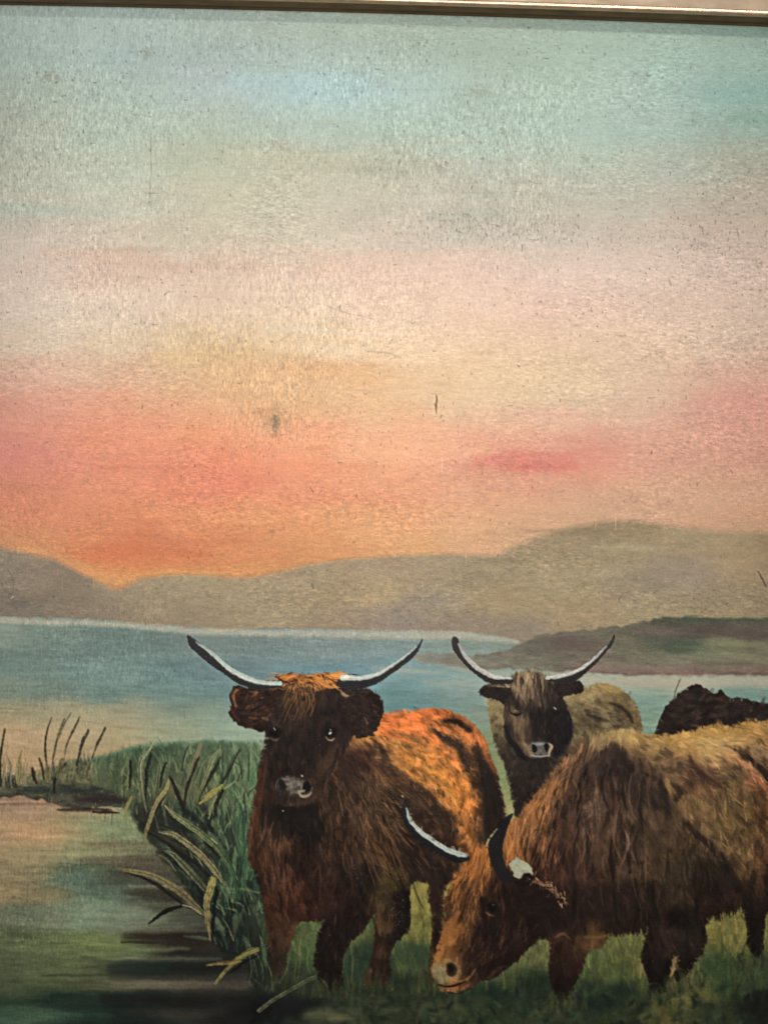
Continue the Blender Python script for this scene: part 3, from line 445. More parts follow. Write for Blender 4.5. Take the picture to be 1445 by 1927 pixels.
    as_ = [(740,1355,176,84,42),(780,1345,184,90,46),(820,1342,172,84,44),(850,1348,140,74,42),(880,1365,128,70,40),(905,1395,138,74,40),(918,1430,120,64,38),(720,1375,190,92,46),(760,1370,196,96,48),(800,1365,186,92,46),(845,1368,96,54,32),(870,1385,152,80,42),(895,1420,134,70,38),
           (840,1390,178,92,46),(820,1380,150,80,42),(700,1400,120,78,44),(730,1410,122,80,44),(770,1410,166,92,44),(810,1420,168,96,46),(850,1430,150,86,42),(880,1440,74,48,32),(905,1470,58,40,30),(930,1490,60,44,34),(935,1540,66,54,40),(905,1540,52,38,30),(915,1580,50,38,30),
           (715,1440,84,52,36),(750,1450,128,80,42),(790,1460,164,98,46),(830,1460,170,100,46),(860,1470,164,92,42),(870,1510,168,92,42),(880,1550,150,84,40),(875,1590,128,74,40),(840,1510,150,90,44),(810,1500,110,68,38),(780,1490,74,48,32),(850,1550,86,54,34),(820,1540,60,40,30),(790,1540,54,38,30),(820,1590,50,34,26),(850,1600,56,38,28),
           (660,1450,56,36,30),(690,1430,62,38,34),(640,1480,54,38,30),(680,1480,60,42,34),(720,1490,66,48,36),(750,1520,50,36,28),(640,1530,60,42,32),(690,1540,66,46,34),(730,1560,56,40,30),(680,1590,62,42,32),(640,1590,54,36,28),(710,1610,70,48,32),(735,1590,66,44,30),(760,1590,42,28,24),(790,1620,44,30,26),(820,1640,48,34,28),
           (500,1470,44,32,28),(482,1500,58,36,27),(476,1560,60,38,28),(500,1560,40,28,23),(510,1540,32,24,21),(550,1560,30,23,20),(590,1560,34,26,22),(480,1610,60,38,28),(500,1600,64,40,30),(525,1590,88,56,40),(515,1620,72,44,32),(545,1620,40,26,22),(580,1620,44,28,24),(620,1640,48,30,26),(540,1670,70,40,30),(500,1660,46,29,23),(560,1700,60,32,25),(590,1690,56,32,26),(630,1690,50,30,26),(520,1700,60,34,26),
           (660,1650,44,30,26),(690,1650,34,26,24),(700,1680,36,26,22),(730,1660,68,54,32),(660,1720,34,24,21),(640,1760,32,23,20),(620,1800,32,23,20),(630,1840,28,21,18),(690,1720,36,25,21),(520,1740,60,36,27),(515,1770,56,38,28),(530,1760,74,50,36),(525,1800,46,38,28),(720,1700,76,58,36),(722,1740,72,52,36),(712,1790,70,46,34),(705,1830,66,46,34),(725,1820,30,24,20),(738,1780,34,26,22),(760,1700,26,20,18),(762,1740,26,20,18),
           (820,1700,54,34,28),(825,1750,48,30,24),(815,1800,54,40,26),(812,1845,56,44,28)]
    P.fill(body, lambda bb: P.field(as_, 22, 20, bb, 4, 93), 6, 2.4, 5, 1, A, .5, var=.10, seed=95, vs=(10, 12))
    ad = [(740,1360,1,.35),(800,1350,1,.5),(860,1370,1,1),(910,1420,.4,1),(800,1420,1,.9),(850,1500,.5,1),(880,1560,0,1),(760,1480,1,.8),(700,1480,.4,1),(640,1560,.05,1),(560,1600,0,1),(490,1560,-.1,1),(520,1680,.15,1),(620,1700,-.05,1),(720,1620,.4,1),(780,1580,.6,.7),(930,1520,.1,1),(720,1760,-.1,1)]
    top = [(700,1350),(800,1335),(880,1360),(920,1420),(905,1500),(890,1600),(840,1560),(780,1480),(700,1420)]
    for pts, w, c, a in (([(812,1368),(845,1395),(872,1425),(884,1460)],[6,18,20,10],(62,40,28),.6),([(836,1357),(858,1358),(884,1372)],[5,11,7],(40,28,23),.95),([(816,1374),(840,1390),(862,1402),(872,1420)],[6,20,18,8],(52,38,28),.7),([(740,1375),(780,1392),(812,1412)],[6,12,8],(96,66,42),.45),([(850,1500),(862,1540),(868,1580)],[5,10,5],(120,66,34),.4),([(888,1400),(905,1440),(925,1500),(930,1570)],[8,26,34,36],(42,31,26),.85),
                         ([(712,1385),(750,1400),(790,1425),(815,1455)],[10,14,12,6],(112,78,44),.5),([(700,1410),(720,1440),(760,1490),(810,1520),(850,1570)],[8,18,30,34,26],(60,42,32),.6),([(722,1362),(770,1368),(810,1385),(850,1420),(866,1450)],[10,16,12,12,6],(206,106,54),.55),([(730,1352),(780,1346),(830,1346)],[6,10,6],(196,98,50),.5),
                         ([(760,1420),(800,1450),(840,1480),(864,1530)],[6,14,16,12],(184,114,50),.5),([(880,1380),(900,1400),(912,1430)],[8,16,8],(164,86,46),.6)):
        P.stroke(pts, w, c, a, 9, None, .2)
    mottle(P, body, 900, 8, 24, ad, .42, (.25, .65), {A}); mottle(P, top, 500, 7, 16, ad, .45, (.25, .6), {A})
    P.fur(top, 1300, 11, 2.2, ad, .5, (.6, 1.4), [(206,124,74),(96,60,36),(176,128,72)], .5, (.2, .6), clip_lab={A})
    P.fur(body, 2200, 17, 2.6, ad, .3, (.6, 1.5), [(104,76,56),(24,18,16),(84,50,34)], .25, (.2, .6), clip_lab={A})
    P.fur([(470,1480),(500,1540),(545,1600),(560,1720),(500,1700),(468,1610)], 260, 30, 3, ad, .18, (.8, 1.5), [(96,62,44),(70,42,32),(26,19,17)], .5, clip_lab={A})
    P.fur([(680,1480),(760,1500),(780,1560),(740,1640),(690,1600)], 140, 30, 2.6, ad, .2, (.8, 1.5), [(130,90,58),(116,80,50)], .5, clip_lab={A})
    for pts, w, c, a in (([(836,1357),(858,1358),(884,1373)],[4,11,6],(38,27,23),.85),([(814,1372),(840,1392),(868,1408),(884,1440),(892,1480)],[4,14,18,20,8],(54,39,29),.55),([(898,1400),(912,1450),(928,1510),(932,1570)],[6,22,34,30],(40,31,27),.7),([(742,1376),(776,1388),(800,1404)],[5,9,6],(92,66,42),.5),([(716,1400),(730,1436),(762,1470),(800,1500),(836,1540),(846,1590)],[6,14,22,26,24,18],(46,33,27),.6),
                         ([(772,1440),(796,1452),(818,1470)],[3,7,4],(84,54,32),.5),([(846,1440),(862,1470),(872,1500)],[3,6,4],(104,60,32),.45),([(688,1440),(700,1420),(708,1400)],[6,12,6],(60,38,32),.5),([(830,1400),(846,1412),(852,1430)],[4,8,4],(98,60,36),.5)):
        P.stroke(pts, w, c, a, 6, None, .2, dry=.2)
    P.fur(top, 500, 9, 1.8, ad, .5, (.7, 1.4), [(214,140,88)], .3, (.2, .6), clip_lab={A})
    for _ in range(70):
        x = R.uniform(500, 800); y = R.uniform(1520, 1690); l = R.uniform(20, 60); dk = R.random() < .55
        i, j = P.T((x, y)); i, j = int(i), int(j)
        if P.lab[j, i] != A: continue
        d = P.dirs(ad, x, y); P.stroke([(x, y), (x+d[0]*l*.5+R.normal(0, 2), y+d[1]*l*.5), (x+d[0]*l, y+d[1]*l)], [2, R.uniform(3, 8), 1.5], P.img[j, i]*(R.uniform(.45, .7) if dk else R.uniform(1.2, 1.55)), R.uniform(.25, .55), 3, None, .3)
    P.stroke([(500,1390),(494,1430),(484,1480),(474,1550),(468,1610)],[2,4,6,7,6],(124,78,44),.4,5,None,.3,dry=.6)
    P.stroke([(505,1400),(500,1440),(490,1500),(484,1560)],[3,8,10,10],(90,54,32),.5,6,None,.3)
    P.stroke([(612,1735),(602,1770),(597,1810)],[6,9,8],(24,18,16),.6,6,None,.2); P.stroke([(702,1728),(708,1760),(698,1820)],[5,6,6],(44,24,18),.6,4,None,.2)
    head = [(499,1374),(503,1420),(509,1458),(516,1500),(532,1516),(560,1519),(590,1512),(612,1482),(640,1432),(662,1390),(680,1350),(664,1300),(640,1280),(600,1272),(550,1274),(520,1292),(500,1330)]
    P.fill(head, lambda bb: P.field([(520,1310,50,34,28),(560,1290,86,54,34),(600,1290,60,40,30),(640,1300,40,26,24),(520,1350,44,30,26),(560,1350,50,36,30),(600,1340,36,25,23),(650,1340,36,25,24),(510,1400,38,28,26),(550,1400,36,26,24),(590,1400,34,25,24),(630,1400,46,33,28),(530,1440,36,27,25),(570,1440,30,23,22),(610,1440,60,44,36),(640,1420,52,38,30),(590,1470,52,38,30),(600,1490,58,42,34),(540,1500,44,34,30),(560,1514,62,46,38)], 20, 20, bb, 3, 97), 5, 2, 5, 1, A, .5, var=.1, seed=99, vs=(6, 14))
    P.fur(head, 700, 16, 2.4, [(560,1330,0,1),(520,1400,.1,1),(620,1420,-.3,1),(600,1350,0,1),(650,1340,.2,1)], .2, (.65, 1.35), [(20,16,16),(66,48,38)], .25, clip_lab={A})
    for _ in range(150):
        x = R.uniform(505, 655); y = R.uniform(1310, 1510); i, j = P.T((x, y))
        if P.lab[int(j), int(i)] != A or x > 700-(y-1300)*.5: continue
        c = [(66,48,38),(54,38,30),(24,19,18),(30,23,21),(74,54,42)][R.integers(5)]; l = R.uniform(10, 26); d_ = R.normal(0, 3)+(-6 if x > 610 else 2)
        P.stroke([(x, y-l/2), (x+d_*.3, y), (x+d_, y+l/2)], [3, R.uniform(4, 10), 2], c, R.uniform(.15, .42), 4, None, .3)
    for pts, w, c, a in (([(606,1350),(622,1356),(640,1368)],[3,7,3],(64,46,38),.5),([(505,1352),(516,1358),(528,1366)],[3,6,3],(60,44,36),.5),([(634,1400),(620,1430),(600,1458)],[6,14,8],(70,50,40),.5),([(560,1370),(556,1410),(552,1450)],[6,12,8],(46,36,31),.5),([(514,1410),(516,1440),(520,1462)],[3,7,4],(58,42,34),.45),([(590,1500),(570,1512),(545,1512)],[4,7,4],(66,50,42),.5)):
        P.stroke(pts, w, c, a, 5, None, .3)
    P.stroke([(520,1516),(528,1530),(600,1520),(620,1500)],[10,16,16,8],(26,20,19),.6,10,None,.1)
    for q, nm in (([(450,1290),(437,1299),(434,1312),(436,1325),(431,1340),(437,1354),(452,1367),(467,1371),(482,1372),(495,1376),(506,1360),(520,1330),(530,1295),(490,1296)], 'cow_ginger_ear_a'), ([(642,1306),(660,1300),(684,1297),(709,1306),(723,1323),(719,1345),(710,1374),(692,1388),(674,1388),(660,1372),(646,1340)], 'cow_ginger_ear_b')):
        P.fill(q, (46, 28, 23) if nm[-1] == 'a' else (44, 30, 26), 2.2, 3, 5, 1, L[nm], .7, var=.25, seed=101, vs=(7, 6))
        P.fur(q, 200, 12, 2.6, [(480,1340,-1,.5),(690,1340,.6,.8)], .6, (.6, 1.5), [(96,58,42),(26,16,14),(130,84,60)] if nm[-1] == 'a' else [(66,46,38),(28,20,18)], .35, clip_lab={L[nm]})
    P.stroke([(446,1298),(440,1310),(443,1330)],[4,6,4],(128,82,66),.7,3,None,.4,dry=.3); P.stroke([(434,1330),(440,1345),(450,1356)],[3,5,3],(92,52,42),.6,3,None,.3); P.stroke([(470,1300),(480,1302),(486,1302)],[2,5,3],(112,76,52),.6,3,None,.4,dry=.5); P.stroke([(494,1350),(502,1352)],[4,7],(138,104,76),.6,3,None,.4,dry=.4); P.stroke([(470,1350),(482,1352)],[3,4],(104,66,48),.6,3,None,.4,dry=.4)
    P.stroke([(641,1300),(648,1308),(656,1310)],[3,6,3],(150,116,88),.75,3,None,.5,dry=.4); P.stroke([(688,1352),(692,1362)],[2,3],(120,98,80),.5,2,None,.3)
    # poll and forelock
    P.fill([(521,1272),(547,1268),(595,1268),(627,1265),(648,1264),(650,1280),(636,1293),(600,1300),(570,1310),(545,1300),(525,1290)], (112, 66, 36), 4, 3, 5, .9, A, .5, var=.25, seed=103, vs=(9, 5))
    for _ in range(150):
        x = R.uniform(522, 648); y = R.uniform(1267, 1292); l = R.uniform(8, 24)
        c = [(168,98,48),(128,76,40),(58,34,24),(190,120,62)][R.integers(4)]
        sgn = -1 if x < 560 else 1; P.stroke([(x, y), (x+sgn*l*.5, y+R.normal(2, 2)), (x+sgn*l, y+R.normal(5, 3))], [2.4, 2.4, 1], c, R.uniform(.4, .85), 1.3, A if R.random() < .3 else None, .3)
    P.stroke([(626,1270),(640,1268),(648,1272)],[6,10,8],(196,128,70),.7,4,None,.3)
    for _ in range(170):
        x = R.uniform(538, 590); t = (x-535)/57; y0 = R.uniform(1284, 1325); l = R.uniform(14, 42)
        c = [(104,72,44),(84,56,36),(124,86,52),(40,28,22),(30,22,20),(60,42,30)][R.integers(6)]
        P.stroke([(x, y0), (x+(-10 if t < .35 else (2 if t < .7 else 4))*l/50, y0+l*.5), (x+(-22 if t < .35 else (-9 if t < .7 else -6))*l/50, y0+l)], [2.0, 1.8, .8], c, R.uniform(.3, .7), 1.4, None, .3)
    horn([(353,1196),(360,1198),(375,1210),(407,1234),(435,1261),(474,1275),(500,1280),(530,1281),(530,1291),(510,1295),(483,1296),(462,1291),(445,1284),(404,1256),(380,1238),(362,1221),(355,1208)], L['cow_ginger_horn_a'], [(368,1207),(390,1223),(410,1239),(436,1262),(470,1278),(500,1284),(527,1286)], [2,6,8,9,9,8,9], (154, 166, 160))
    horn([(795,1201),(787,1212),(773,1225),(741,1248),(716,1264),(690,1270),(674,1271),(646,1269),(640,1278),(634,1289),(646,1297),(677,1298),(700,1291),(716,1283),(747,1261),(776,1238),(790,1216)], L['cow_ginger_horn_b'], [(783,1217),(765,1233),(742,1250),(716,1267),(690,1274),(668,1277),(646,1275)], [2,4,5,7,9,9,12], (152, 162, 156))
    dab(652,1274,14,9,(200,196,180),.8,4)
    for (pts, w, c, a, so) in (([(519,1272),(530,1280),(544,1286)],[2,3,2],(48,28,20),.8,1.5),([(612,1288),(625,1293),(640,1294)],[2,4,2],(170,108,58),.8,1.8),([(618,1276),(634,1284),(650,1286)],[2,3,2],(56,34,24),.7,1.5)):
        P.stroke(pts, w, c, a, so, None, .4)
    for _ in range(150):
        x = R.uniform(600, 790); y = R.uniform(1440, 1640); i, j = P.T((x, y))
        if P.lab[int(j), int(i)] != A: continue
        d = P.dirs(ad, x, y); l = R.uniform(14, 38); c = [(104,74,52),(84,60,44),(120,84,54),(92,58,42)][R.integers(4)]
        P.stroke([(x, y), (x+d[0]*l*.5+R.normal(0, 1.5), y+d[1]*l*.5), (x+d[0]*l, y+d[1]*l)], [1.5, R.uniform(1.8, 3.6), 1], c, R.uniform(.2, .5), 2, None, .3)
    for ex, ey, nm in ((518,1378,'cow_ginger_eye_a'), (621,1378,'cow_ginger_eye_b')):
        e = L[nm]; P.fill([(ex-11,ey-3),(ex-4,ey-8),(ex+6,ey-8),(ex+13,ey-2),(ex+7,ey+7),(ex-3,ey+8),(ex-9,ey+5)], (18, 14, 14), 7, alpha=1, lab=e, hgt=.8)
        P.stroke([(ex-9,ey+7),(ex-4,ey+13),(ex+3,ey+14),(ex+7,ey+11)], [1.5,2.6,4,1.8], (118,98,78), .5 if ex < 600 else .85, 2.4, e, .4)
    P.stroke([(517,1370),(519,1373)],[1.8,2.4],(150,150,150),.8,1.6,None,.4); P.stroke([(619,1380),(622,1378)],[2.8,2.6],(224,216,204),.95,1.4,None,.5); P.stroke([(621,1373),(622,1374)],[1.4,1.6],(190,184,176),.9,1.3,None,.5)
    n = L['cow_ginger_nose']
    P.fill([(522,1466),(534,1459),(548,1460),(566,1466),(580,1466),(589,1474),(588,1492),(578,1503),(560,1503),(542,1500),(528,1494),(520,1482)], (50, 42, 38), 11, 2, 5, .7, n, .4, var=.25, vs=(7,7))
    P.fill([(530,1464),(545,1462),(576,1470),(570,1486),(560,1494),(546,1495),(538,1479)], (94, 88, 80), 8, 2.5, 5, .72, None, .4, var=.25, vs=(7,5))
    P.fill([(526,1468),(534,1468),(538,1480),(534,1488),(527,1482)], (30, 25, 23), 6, alpha=.75, hgt=.2); P.fill([(571,1473),(580,1471),(583,1482),(578,1490),(569,1488)], (12, 10, 10), 2.5, alpha=1, hgt=.1)
    P.stroke([(561,1488),(566,1498),(577,1499),(585,1492)],[2.5,5,5.5,2],(138,124,106),.85,2.6,n,.6); P.stroke([(585,1490),(587,1482)],[2,2],(104,92,80),.5,2,None,.4); P.stroke([(564,1490),(572,1488)],[4,4],(140,128,112),.7,2.5,None,.4)
    P.stroke([(526,1464),(520,1474),(520,1484)],[1.2,2,1.2],(104,92,80),.5,2,None,.4,dry=.5)
    for x, y, w_ in ((567,1459,3),(533,1526,2.2),(757,1498,1.8)): P.stroke([(x, y), (x+1.5, y+1)], [w_, w_*.8], (196, 186, 172), .85, 1.3, None, .6)
    P.stroke([(549,1440),(556,1470)],[1,1.5],(86,76,70),.4,1.5,None,.2)
    #COW, grazing, right
    C = L['cow_graze']
    body = [(882,1600),(905,1596),(924,1597),(948,1560),(975,1534),(1000,1503),(1027,1469),(1051,1434),(1086,1401),(1121,1383),(1145,1377),(1172,1372),(1200,1379),(1232,1383),(1259,1382),(1290,1377),(1332,1365),(1373,1367),(1394,1361),(1445,1354),(1560,1352),(1720,1380),(1720,1800),(1600,1790),(1560,1880),(1500,1890),(1480,1800),(1446,1722),(1437,1743),(1434,1788),(1421,1802),(1407,1782),(1403,1743),(1396,1700),(1359,1712),(1341,1725),(1326,1744),(1329,1766),(1324,1788),(1302,1818),(1288,1840),(1274,1846),(1269,1834),(1276,1804),(1265,1806),(1258,1843),(1250,1867),(1228,1870),(1215,1836),(1208,1795),(1219,1745),(1202,1748),(1170,1755),(1150,1762),(1130,1782),(1108,1790),(1092,1830),(1073,1869),(1056,1886),(1040,1862),(1031,1822),(1035,1775),(1019,1766),(993,1786),(964,1815),(930,1841),(900,1848),(877,1863),(851,1868),(828,1865),(821,1851),(812,1834),(814,1812),(824,1783),(832,1756),(837,1722),(834,1700),(842,1680),(854,1652),(872,1626)]
    cs = [(900,1610,150,84,42),(885,1640,146,84,44),(920,1640,132,76,40),(860,1670,128,74,40),(900,1680,92,54,34),(850,1710,92,56,34),(880,1720,78,48,32),(860,1750,134,78,42),(842,1770,142,86,46),(880,1780,66,42,30),(835,1805,138,84,46),(862,1820,112,72,44),(850,1850,120,70,42),(880,1840,72,48,34),(900,1820,52,35,28),(825,1830,112,90,58),
          (935,1690,42,27,22),(920,1740,40,27,23),(950,1700,52,33,26),(960,1740,56,34,28),(930,1780,50,33,27),(900,1790,58,38,29),(950,1800,40,25,22),(980,1760,44,28,24),(990,1700,38,24,21),(1010,1660,46,28,24),(1000,1740,32,21,19),(1040,1720,32,22,19),(970,1660,46,28,22),(945,1650,48,31,25),
          (960,1580,124,76,44),(985,1560,118,74,46),(1010,1530,122,76,46),(1040,1490,112,72,46),(1060,1450,98,66,44),(1100,1420,84,60,42),(1130,1390,118,98,60),(1165,1380,140,116,66),(1000,1600,78,50,36),(970,1610,112,66,38),(1030,1560,86,54,38),(1060,1510,66,46,38),(1030,1620,76,46,34),(1060,1580,66,44,36),(1080,1640,60,38,32),(1060,1680,48,30,26),(1045,1650,64,40,32),
          (1090,1480,70,50,40),(1120,1440,58,42,36),(1150,1420,56,42,36),(1180,1440,54,40,36),(1120,1520,72,53,43),(1160,1500,70,51,42),(1200,1470,58,44,36),(1230,1500,52,40,33),(1110,1580,70,50,40),(1150,1560,72,52,40),(1200,1550,74,55,42),(1240,1560,66,50,38),(1100,1640,58,40,33),(1150,1620,66,48,38),(1200,1620,70,52,40),(1250,1620,68,52,37),(1290,1640,56,44,32),
          (1090,1700,40,28,24),(1130,1700,42,29,25),(1180,1690,44,31,26),(1230,1690,46,33,26),(1280,1690,58,43,31),(1320,1680,42,30,25),(1080,1750,38,26,21),(1150,1740,38,27,22),(1220,1730,36,26,22),(1280,1730,30,22,19),(1330,1700,40,26,22),(1100,1768,84,58,36),(1140,1765,80,56,36),(1060,1780,64,42,30),
          (1200,1390,150,120,62),(1240,1395,152,118,58),(1280,1390,156,118,56),(1320,1380,160,118,54),(1370,1375,164,120,54),(1420,1375,150,108,50),(1210,1410,120,92,56),(1250,1425,108,80,52),(1290,1410,140,104,56),(1330,1405,170,136,76),(1370,1400,176,142,84),(1400,1405,154,118,64),(1440,1400,130,96,52),
          (1220,1440,74,54,40),(1260,1440,104,78,52),(1300,1440,104,76,50),(1340,1430,130,98,58),(1380,1430,130,84,52),(1420,1430,120,86,60),(1445,1440,88,66,46),(1270,1470,92,68,46),(1310,1465,72,46,38),(1340,1470,88,62,44),(1380,1460,92,74,48),(1420,1470,120,72,48),(1300,1500,94,70,46),(1350,1500,86,64,44),(1400,1500,90,70,46),(1440,1500,86,56,38),
          (1310,1540,96,72,48),(1360,1540,92,70,46),(1400,1550,84,64,42),(1440,1540,88,58,36),(1290,1560,74,55,40),(1330,1590,84,64,44),(1380,1600,88,66,44),(1430,1590,80,56,38),(1320,1620,48,38,29),(1360,1640,50,38,28),(1400,1640,92,66,42),(1440,1620,78,50,34),(1350,1670,30,22,20),(1390,1670,56,38,28),(1430,1670,60,40,28),(1440,1700,34,24,20),(1400,1700,44,30,24),(1415,1740,28,22,17),(1415,1780,26,22,16),
          (1230,1780,32,22,19),(1240,1830,26,19,16),(1300,1780,38,30,25),(1290,1820,32,24,20),(1250,1770,52,38,32),(1060,1800,42,27,22),(1055,1850,34,22,18),(1085,1800,52,34,26),(1600,1450,80,56,36),(1600,1600,52,38,28),(1540,1750,26,20,18),(1600,1380,110,80,42)]
    P.fill(body, lambda bb: P.field(cs, 20, 20, bb, 4, 111), 5, 2.4, 5, 1, C, .5, var=.10, seed=113, vs=(8, 14))
    # tussocky hem of the belly
    for _ in range(130):
        x = R.uniform(1140, 1222) if R.random() < .6 else R.uniform(1335, 1400); yb = 1752-(x-1150)*.1 if x < 1230 else 1722-(x-1340)*.28
        P.stroke([(x, yb-18), (x+R.normal(0, 1), yb-4), (x+R.normal(0, 2), yb+R.uniform(2, 14))], [4, 4, 1], (38, 26, 21), .8, 2, C, .3)
    cd = [(950,1600,.1,1),(1000,1550,-.3,1),(1060,1450,-.6,1),(1120,1400,-.2,1),(1150,1500,0,1),(1150,1650,0,1),(1230,1500,.3,1),(1260,1400,1,.1),(1370,1375,1,-.05),(1340,1430,1,.6),(1400,1450,.8,1),(1340,1540,.5,1),(1280,1560,.3,1),(1380,1600,.5,1),(1300,1690,.2,1),(880,1650,-.5,1),(850,1730,-.25,1),(920,1700,-.1,1),(950,1780,-.6,.7),(1040,1700,.3,1),(1440,1600,.1,1)]
    for pts, w, c, a in (([(1150,1400),(1170,1420),(1190,1470),(1210,1560)],[10,24,30,20],(48,35,32),.4),([(1210,1455),(1240,1470),(1252,1500),(1256,1540)],[4,10,14,12],(40,30,27),.7),([(1262,1475),(1278,1490),(1272,1505)],[4,14,8],(44,32,27),.6),([(1296,1420),(1305,1442),(1325,1460),(1360,1485)],[4,10,14,8],(60,36,32),.6),([(1250,1408),(1262,1420),(1275,1428)],[4,7,4],(84,58,42),.6),
                         ([(1376,1406),(1400,1420),(1425,1440),(1448,1468)],[3,8,10,10],(42,30,26),.9),([(1366,1402),(1376,1406)],[2,4],(70,50,34),.7),([(1388,1428),(1410,1445),(1430,1470),(1440,1485)],[5,10,10,6],(146,84,56),.6),([(1400,1404),(1430,1412),(1460,1430)],[4,12,16],(118,92,64),.7),([(1290,1545),(1310,1570),(1345,1600),(1370,1640),(1400,1690)],[6,10,16,20,16],(34,26,23),.7),
                         ([(1394,1538),(1404,1552),(1414,1548)],[3,12,4],(54,40,30),.6),([(1150,1378),(1175,1373),(1192,1377)],[3,4,3],(168,148,92),.6),([(1300,1392),(1340,1396),(1390,1400)],[4,9,6],(190,158,92),.5),([(1175,1590),(1182,1610),(1184,1640)],[6,9,6],(22,18,20),.7),([(1208,1512),(1212,1530),(1210,1545)],[3,5,3],(112,92,60),.5),
                         ([(1300,1365),(1350,1368)],[3,4],(140,104,50),.4),([(1275,1700),(1262,1730),(1300,1745)],[5,9,10],(26,19,17),.5),([(1420,1640),(1408,1690),(1414,1760)],[10,18,18],(26,19,17),.6),([(1446,1630),(1440,1700),(1428,1760)],[10,14,8],(30,20,18),.6)):
        P.stroke(pts, w, c, a, 4, None, .3)
    mottle(P, body, 1300, 9, 26, cd, .38, (.25, .6), {C})
    P.fur([(1130,1385),(1445,1360),(1700,1360),(1700,1640),(1445,1640),(1300,1600),(1250,1430),(1140,1410)], 1500, 16, 2.4, cd, .35, (.75, 1.28), [(150,120,72),(70,50,36),(120,76,50)], .3, (.25, .65), clip_lab={C})
    P.fur(body, 2600, 19, 2.6, cd, .26, (.6, 1.5), [(84,64,52),(26,20,18),(72,48,38)], .24, (.2, .55), clip_lab={C})
    P.fur([(950,1600),(1000,1510),(1090,1400),(1120,1400),(1060,1500),(1040,1640),(980,1640)], 500, 24, 2.6, cd, .22, (.7, 1.4), [(164,98,54),(60,36,26),(140,84,46)], .5, clip_lab={C})
    # long dark hanks down the flank
    for _ in range(110):
        x = R.uniform(1055, 1345); y = R.uniform(1420, 1690); l = R.uniform(30, 95); dk = R.random() < .62
        i, j = P.T((x, y)); i, j = int(i), int(j)
        if P.lab[j, i] != C or (x > 1230 and y < 1560): continue
        if y+l > 1750: l = 1750-y
        c = P.img[j, i]*(R.uniform(.45, .72) if dk else R.uniform(1.25, 1.7))
        P.stroke([(x, y), (x+R.normal(2, 4), y+l*.5), (x+R.normal(2, 7), y+l)], [3, R.uniform(4, 12) if dk else R.uniform(2, 5), 2], c, R.uniform(.25, .6), 3, None, .3)
    for _ in range(90):
        x = R.uniform(960, 1110); y = 1390+(1110-x)*1.05+R.uniform(5, 170); l = R.uniform(14, 50); dk = R.random() < .6
        i, j = P.T((x, y)); i, j = int(i), int(j)
        if P.lab[j, i] != C: continue
        P.stroke([(x, y), (x-l*.15, y+l*.5), (x-l*.2+R.normal(0, 3), y+l)], [2, R.uniform(2, 7), 1.5], P.img[j, i]*(R.uniform(.4, .7) if dk else R.uniform(1.15, 1.4)), R.uniform(.3, .65), 2.5, None, .3)
    # shaggy forelock and face
    P.fur([(880,1604),(935,1600),(950,1680),(900,1720),(840,1730),(845,1680)], 420, 34, 2.4, [(880,1650,-.55,1),(850,1720,-.3,1),(920,1660,0,1),(940,1700,.1,1)], .18, (.7, 1.5), [(186,118,66),(64,38,26),(150,92,52),(36,24,18),(40,26,20)], .7, (.4, .9), clip_lab={C})
    P.fur([(900,1700),(960,1680),(1010,1760),(960,1810),(900,1850),(870,1790)], 160, 30, 3.5, [(930,1740,-.1,1),(950,1790,-.5,.8)], .25, (.5, 1.5), [(22,16,15),(96,62,42)], .4, (.3, .6), clip_lab={C})
    for pts, w, c, a in (([(934,1640),(926,1680),(915,1720),(905,1760),(900,1800)],[10,24,34,36,24],(44,28,22),.55),([(890,1660),(876,1690),(868,1712)],[6,12,6],(60,38,26),.5),([(905,1625),(898,1650),(880,1680)],[4,8,5],(84,50,30),.4)):
        P.stroke(pts, w, c, a, 12, None, .1)
    P.fur([(905,1640),(945,1640),(950,1800),(890,1830),(880,1740)], 200, 26, 2.6, [(920,1700,-.1,1),(900,1780,-.3,1)], .25, (.6, 1.7), [(120,76,46),(24,17,15)], .4, (.3, .6), clip_lab={C})
    for pts, w, c, a in (([(862,1716),(846,1740),(836,1770),(822,1806)],[6,14,18,12],(156,92,50),.6),([(905,1690),(912,1730),(932,1765)],[6,14,8],(42,27,22),.7),([(868,1790),(890,1800),(905,1820)],[6,16,8],(52,32,26),.6),([(876,1730),(880,1770),(870,1800)],[5,10,6],(110,74,44),.5),([(1000,1770),(960,1800),(900,1826)],[14,20,12],(40,25,21),.6),([(945,1655),(955,1700),(970,1745)],[6,14,10],(36,23,19),.6),
                         ([(842,1838),(866,1848),(884,1838),(894,1824)],[3,4,3,2],(136,88,56),.7),([(918,1840),(934,1826),(948,1818)],[4,8,3],(84,54,46),.6),([(880,1700),(888,1740),(880,1780)],[6,8,6],(98,62,38),.5),([(1044,1764),(1058,1758),(1074,1768)],[3,6,3],(112,78,52),.5),([(1100,1764),(1122,1764),(1150,1758)],[4,9,4],(104,74,44),.55),
                         ([(1004,1656),(1020,1664),(1036,1668)],[5,9,5],(92,62,46),.5),([(1040,1672),(1050,1684)],[6,6],(96,68,54),.45)):
        P.stroke(pts, w, c, a, 3.5, None, .4, dry=.3)
    for _ in range(70):
        t_ = R.random(); x = 992+t_*70+R.normal(0, 5); y = 1654+t_*t_*44+R.normal(0, 6); a_ = R.uniform(.2, 1.6); l = R.uniform(3, 9)
        P.stroke([(x, y), (x+math.cos(a_)*l, y+math.sin(a_)*l)], [2.4, 1], [(150,112,84),(116,78,56),(176,144,118),(52,34,28)][R.integers(4)], R.uniform(.35, .8), 1.5, None, .5, sm=False)
    P.fill([(965,1662),(1000,1656),(1030,1672),(1046,1700),(1030,1735),(990,1730),(965,1700)], (36, 24, 21), 10, 3, 6, .7, None, .3, var=.2)
    n = L['cow_graze_nose']
